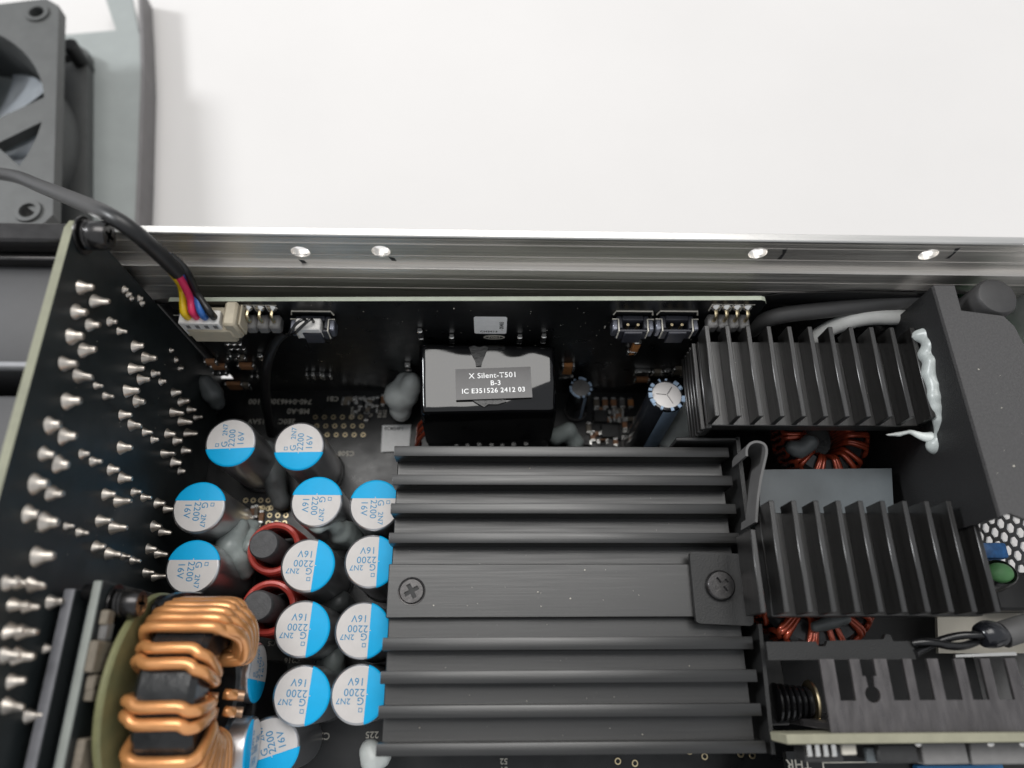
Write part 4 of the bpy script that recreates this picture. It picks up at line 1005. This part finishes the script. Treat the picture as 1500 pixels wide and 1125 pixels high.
# bent pin headers
def pin_header(px0, px1, py, n, lab, bodym):
    a, c = at_b(px0, py), at_b(px1, py); t = thing('pin_header', lab, 'pin header', ((a.x + c.x) / 2, YB, a.z - .3), group='bent pin headers on the control board')
    b = B(); st = (c.x - a.x) / n
    for i in range(n):
        x = a.x + st * (i + .5); b.box((x - st * .49, YB - .28, a.z - .42), (x + st * .49, YB - .01, a.z - .16), .04)
    part(t, 'body', b, bodym)
    for i in range(n):
        x = a.x + st * (i + .5)
        b = B(); b.tube([(x, YB - .01, a.z + .02), (x, YB - .14, a.z + .02), (x, YB - .17, a.z - .02), (x, YB - .17, a.z - .3)], .032, 6); part(t, 'pin', b, 'brass')
        b = B(); b.lathe([(.09, 0), (.07, .03), (.03, .06), (0, .07)], 12, Matrix.Translation((x, YB - .001, a.z + .02)) @ Matrix.Rotation(math.pi / 2, 4, 'X')); part(t, 'solder_fillet', b, 'tin')
        b = B(); b.box((x - .1, YB - .006, a.z - .1), (x - .075, YB - .001, a.z + .12)); b.box((x - .1, YB - .006, a.z + .121), (x + .1, YB - .001, a.z + .145)); part(t, 'silk_outline', b, 'silk', smooth=False)
pin_header(355, 408, 452, 3, 'three pin bent header between the beige and black wired connectors', 'headergrey')
pin_header(1040, 1102, 451, 4, 'four pin bent header at the right end of the control board', 'headergrey')
# two pin sockets
def two_pin(px0, px1, lab, plug=False):
    a, c = at_b(px0, 456), at_b(px1, 456); w = c.x - a.x
    t = thing('two_pin_socket', lab, 'connector', ((a.x + c.x) / 2, YB, a.z - .9), group='two pin sockets on the control board')
    zt = AY(px0, 461, YB).z; F0 = YB - .30; x0_, x1_ = a.x, c.x
    b = B(); b.box((x0_ + .06, F0, zt - .36), (x1_ - .06, F0 + .05, zt - .06), .012); b.box((x0_ + .06, F0 + .05, zt - .36), (x0_ + .16, YB - .01, zt - .02), .012); b.box((x1_ - .16, F0 + .05, zt - .36), (x1_ - .06, YB - .01, zt - .02), .012); b.box((x0_ + .16, F0 + .05, zt - .36), (x1_ - .16, YB - .01, zt - .28), .01); b.box((x0_ + w / 2 - .16, F0 - .05, zt - .42), (x0_ + w / 2 + .16, F0, zt - .04), .012); b.box((x0_ + .16, YB - .1, zt - .28), (x1_ - .16, YB - .01, zt), .01)
    part(t, 'shell', b, 'header')
    for d, x in ((1, x0_ - .02), (-1, x1_ + .02)):
        b = B(); b.box((min(x, x + d * .1), F0 + .02, zt - .3), (max(x, x + d * .1), YB - .06, zt - .03), .02); part(t, 'side_latch', b, 'latch')
        b = B(); b.tube([(x + d * .11, F0 - .006, zt - .3), (x + d * .11, F0 - .006, zt - .02), (x + d * .11, YB - .08, zt - .01), (x, YB - .08, zt - .01)], .014, 6); part(t, 'bright_edge', b, 'silk')
    b = B(); b.tube([(x0_, YB - .01, zt + .03), (x0_ + .03, YB - .01, zt + .16), (x1_ - .03, YB - .01, zt + .16), (x1_, YB - .01, zt + .03)], .016, 6); part(t, 'silk_outline', b, 'silk')
    for s_ in (-1, 1):
        b = B(); b.cyl((x0_ + w / 2 + s_ * .09, YB - .17, zt - .28), (x0_ + w / 2 + s_ * .09, YB - .17, zt - .04), .03, 8); part(t, 'pin', b, 'brass')
    if plug:
        b = B(); b.box((x0_ + .1, F0 - .03, zt - .27), (x1_ - .2, YB - .105, zt + .09), .02); part(t, 'plug', b, 'plugwhite')
    return t
two_pin(900, 958, 'empty black two pin socket nearer the transformer on the control board')
two_pin(964, 1024, 'empty black two pin socket nearer the four pin bent header')
two_pin(425, 487, 'two pin socket with white plug and two black wires', True)
pw = at_b(455, 456)
for k, (dx, lab) in enumerate(((-.06, 'thin black wire curving out of the white two pin plug, left one'), (.06, 'thin black wire curving out of the white two pin plug, right one'))):
    b = B(); b.tube([(pw.x + dx, YB - .18, pw.z - .12), (pw.x + dx - .02, YB - .2, pw.z + .08), (pw.x - .16 + dx, YB - .3, pw.z + .06 - k * .03), (pw.x - .32 + dx * .6, YB - .4, pw.z - .1), AT(417 + k * 4, 487, 3.05)], .027, 8, sub=6)
    single('thin_wire', b, 'blackgloss', lab, 'wire', 'thin wires of the white two pin plug', loc=(pw.x, YB - .3, pw.z))
b = B(); b.tube([AT(*q_, z) for *q_, z in ((418, 486, 3.05), (404, 500, 2.85), (392, 530, 2.4), (389, 560, 1.8), (390, 590, 1.1), (394, 618, .4), (397, 635, .05))], .095, 12, sub=8); single('sleeved_wire', b, 'sleeve', 'black sleeved wire running down from the white two pin plug', 'wire', loc=AT(397, 635, .05))

# ---------------------------------------------------------------- fan and cover in the far left corner
zf, fth = .45, 1.86
h1, h2 = AT(55, 20, zf), AT(42, 310, zf)
fy = (h1 - h2).normalized(); sp = (h1 - h2).length
fx = Vector((fy.y, -fy.x, 0))
mx = Matrix(((fx.x, fy.x, 0, (h1.x + h2.x) / 2 - fx.x * sp / 2), (fx.y, fy.y, 0, (h1.y + h2.y) / 2 - fx.y * sp / 2), (0, 0, 1, zf), (0, 0, 0, 1)))
fan = thing('cooling_fan', 'dark grey cooling fan lying in the case cover at the far left', 'fan', mx=mx)
hh = sp / 2 + .55; ro = hh * .925
def rsq(h, c=.35): return [(-h + c, -h), (h - c, -h), (h, -h + c), (h, h - c), (h - c, h), (-h + c, h), (-h, h - c), (-h, -h + c)]
sh4 = [circle(.19, 16, sx * sp / 2, sy * sp / 2) for sx in (-1, 1) for sy in (-1, 1)]
b = B(); b.plate(rsq(hh), -.35, 0, [circle(ro, 64)] + sh4); b.plate(rsq(hh), -fth, -fth + .35, [circle(ro, 64)] + sh4); b.lathe([(ro, -.35), (ro + .12, -.35), (ro + .12, -fth + .35), (ro, -fth + .35), (ro, -.35)], 64)
part(fan, 'frame', b, 'fanplastic', world=False)
for sx in (-1, 1):
    for sy in (-1, 1):
        b = B(); b.lathe([(.19, -.03), (.2, .06), (.3, .06), (.32, .0), (.32, -.05)], 24, Matrix.Translation((sx * sp / 2, sy * sp / 2, 0))); part(fan, 'mounting_boss', b, 'fanplastic', world=False)
b = B(); b.lathe([(0, 0), (1.5, 0), (1.55, -.05), (1.55, -.3), (0, -.3)], 40); part(fan, 'motor_hub', b, 'fanplastic', world=False)
for poly in (((-230, 330), (-60, 205), (0, 172), (70, 140), (82, 168), (0, 208), (-60, 245), (-200, 360)), ((-200, 60), (-60, 180), (0, 218), (45, 258), (78, 272), (52, 312), (0, 276), (-60, 240), (-220, 110))):
    q = [AT(*pp, zf - .02) for pp in poly]
    b = B(); b.plate([(v.x, v.y) for v in q], zf - .3, zf - .02); part(fan, 'strut', b, 'fanplastic', smooth=False)
for k in range(9):
    a0 = 2 * math.pi * k / 9; t = bmesh.new(); rows = []
    for i in range(6):
        r_ = 1.5 + (ro - .12 - 1.5) * i / 5
        rows.append([t.verts.new((r_ * math.cos(a0 + s * .72 + i * .06), r_ * math.sin(a0 + s * .72 + i * .06), -.5 - 1.0 * s)) for s in (0, .25, .5, .75, 1)])
    for ra, rb in zip(rows, rows[1:]):
        for i in range(4): t.faces.new((ra[i], ra[i + 1], rb[i + 1], rb[i]))
    bmesh.ops.solidify(t, geom=t.faces[:], thickness=.08); b = B(); b.merge(t); part(fan, 'blade', b, 'fanblade', world=False)
b = B(); b.lathe([(0, .004), (1.3, .004), (1.3, .0005)], 40); part(fan, 'hub_label', b, 'fanlabel', world=False)
zcv = -1.42
pl = [AT(*q_, zcv) for q_ in ((-400, 60), (105, 50), (170, 44), (160, 15), (152, -10), (190, -20), (206, 60), (211, 113), (204, 250), (199, 360), (-300, 420))]
cov = thing('case_cover', 'light grey sheet metal case cover under the fan at the far left', 'case cover', (pl[7].x - 1, pl[7].y, ZT))
b = B(); b.plate([(v.x, v.y) for v in pl], zcv - .1, zcv); part(cov, 'panel', b, 'coverpaint', smooth=False)
wl = [AT(*q_, zcv + .0) for q_ in ((203, -20), (206, 40), (208, 113), (203, 250), (198, 360))]
b = B(); b.ribbon([(v.x + .04, v.y) for v in wl], ZT + .01, zcv + .06, .1); part(cov, 'side_lip', b, 'covershade', smooth=False)
b = B(); b.cyl(AT(128, 105, zcv) , AT(128, 105, zcv) + Vector((0, 0, 1.0)), .22, 16); part(cov, 'rubber_post', b, 'blackplastic')

# ---------------------------------------------------------------- dust flecks on the dark surfaces
b = B(); rnd = random.Random(21)
def fleck(p, n):
    r = rnd.uniform(.003, .006) * (2.2 if rnd.random() < .15 else 1); t = bmesh.new(); bmesh.ops.create_icosphere(t, subdivisions=1, radius=r)
    for v in t.verts: v.co.x *= rnd.uniform(.7, 1.8); v.co.y *= rnd.uniform(.7, 1.5)
    b.merge(t, Matrix.Translation(Vector(p) + Vector(n) * r * .5))
for k in range(60): fleck((rnd.uniform(hx0 + .2, hx1 - .3), rnd.uniform(-1, 3.6), 2.6), (0, 0, 1))
for k in range(14): fleck((rnd.uniform(hx0 + .2, hx1 - 1.2), rnd.uniform(ypl(900), ypl(830)), 2.79), (0, 0, 1))
for k in range(55): fleck((rnd.uniform(-4, 4.4), YB, rnd.uniform(2.4, 4.0)), (0, -1, 0))
for k in range(24): fleck((rnd.uniform(4.0, 7.2), rnd.uniform(4.0, 5.4), 3.58), (0, 0, 1))
for k in range(9): fleck((rnd.uniform(7.6, 8.4), rnd.uniform(2.6, 5.2), ZS), (0, 0, 1))
for k in range(30): fleck((XL, rnd.uniform(1.5, 5.8), rnd.uniform(2.5, 5.6)), (1, 0, 0))
tag(link('dust', mesh_of(b, 'cream')), 'pale dust flecks on the dark heatsinks and boards', 'dust', kind='stuff')
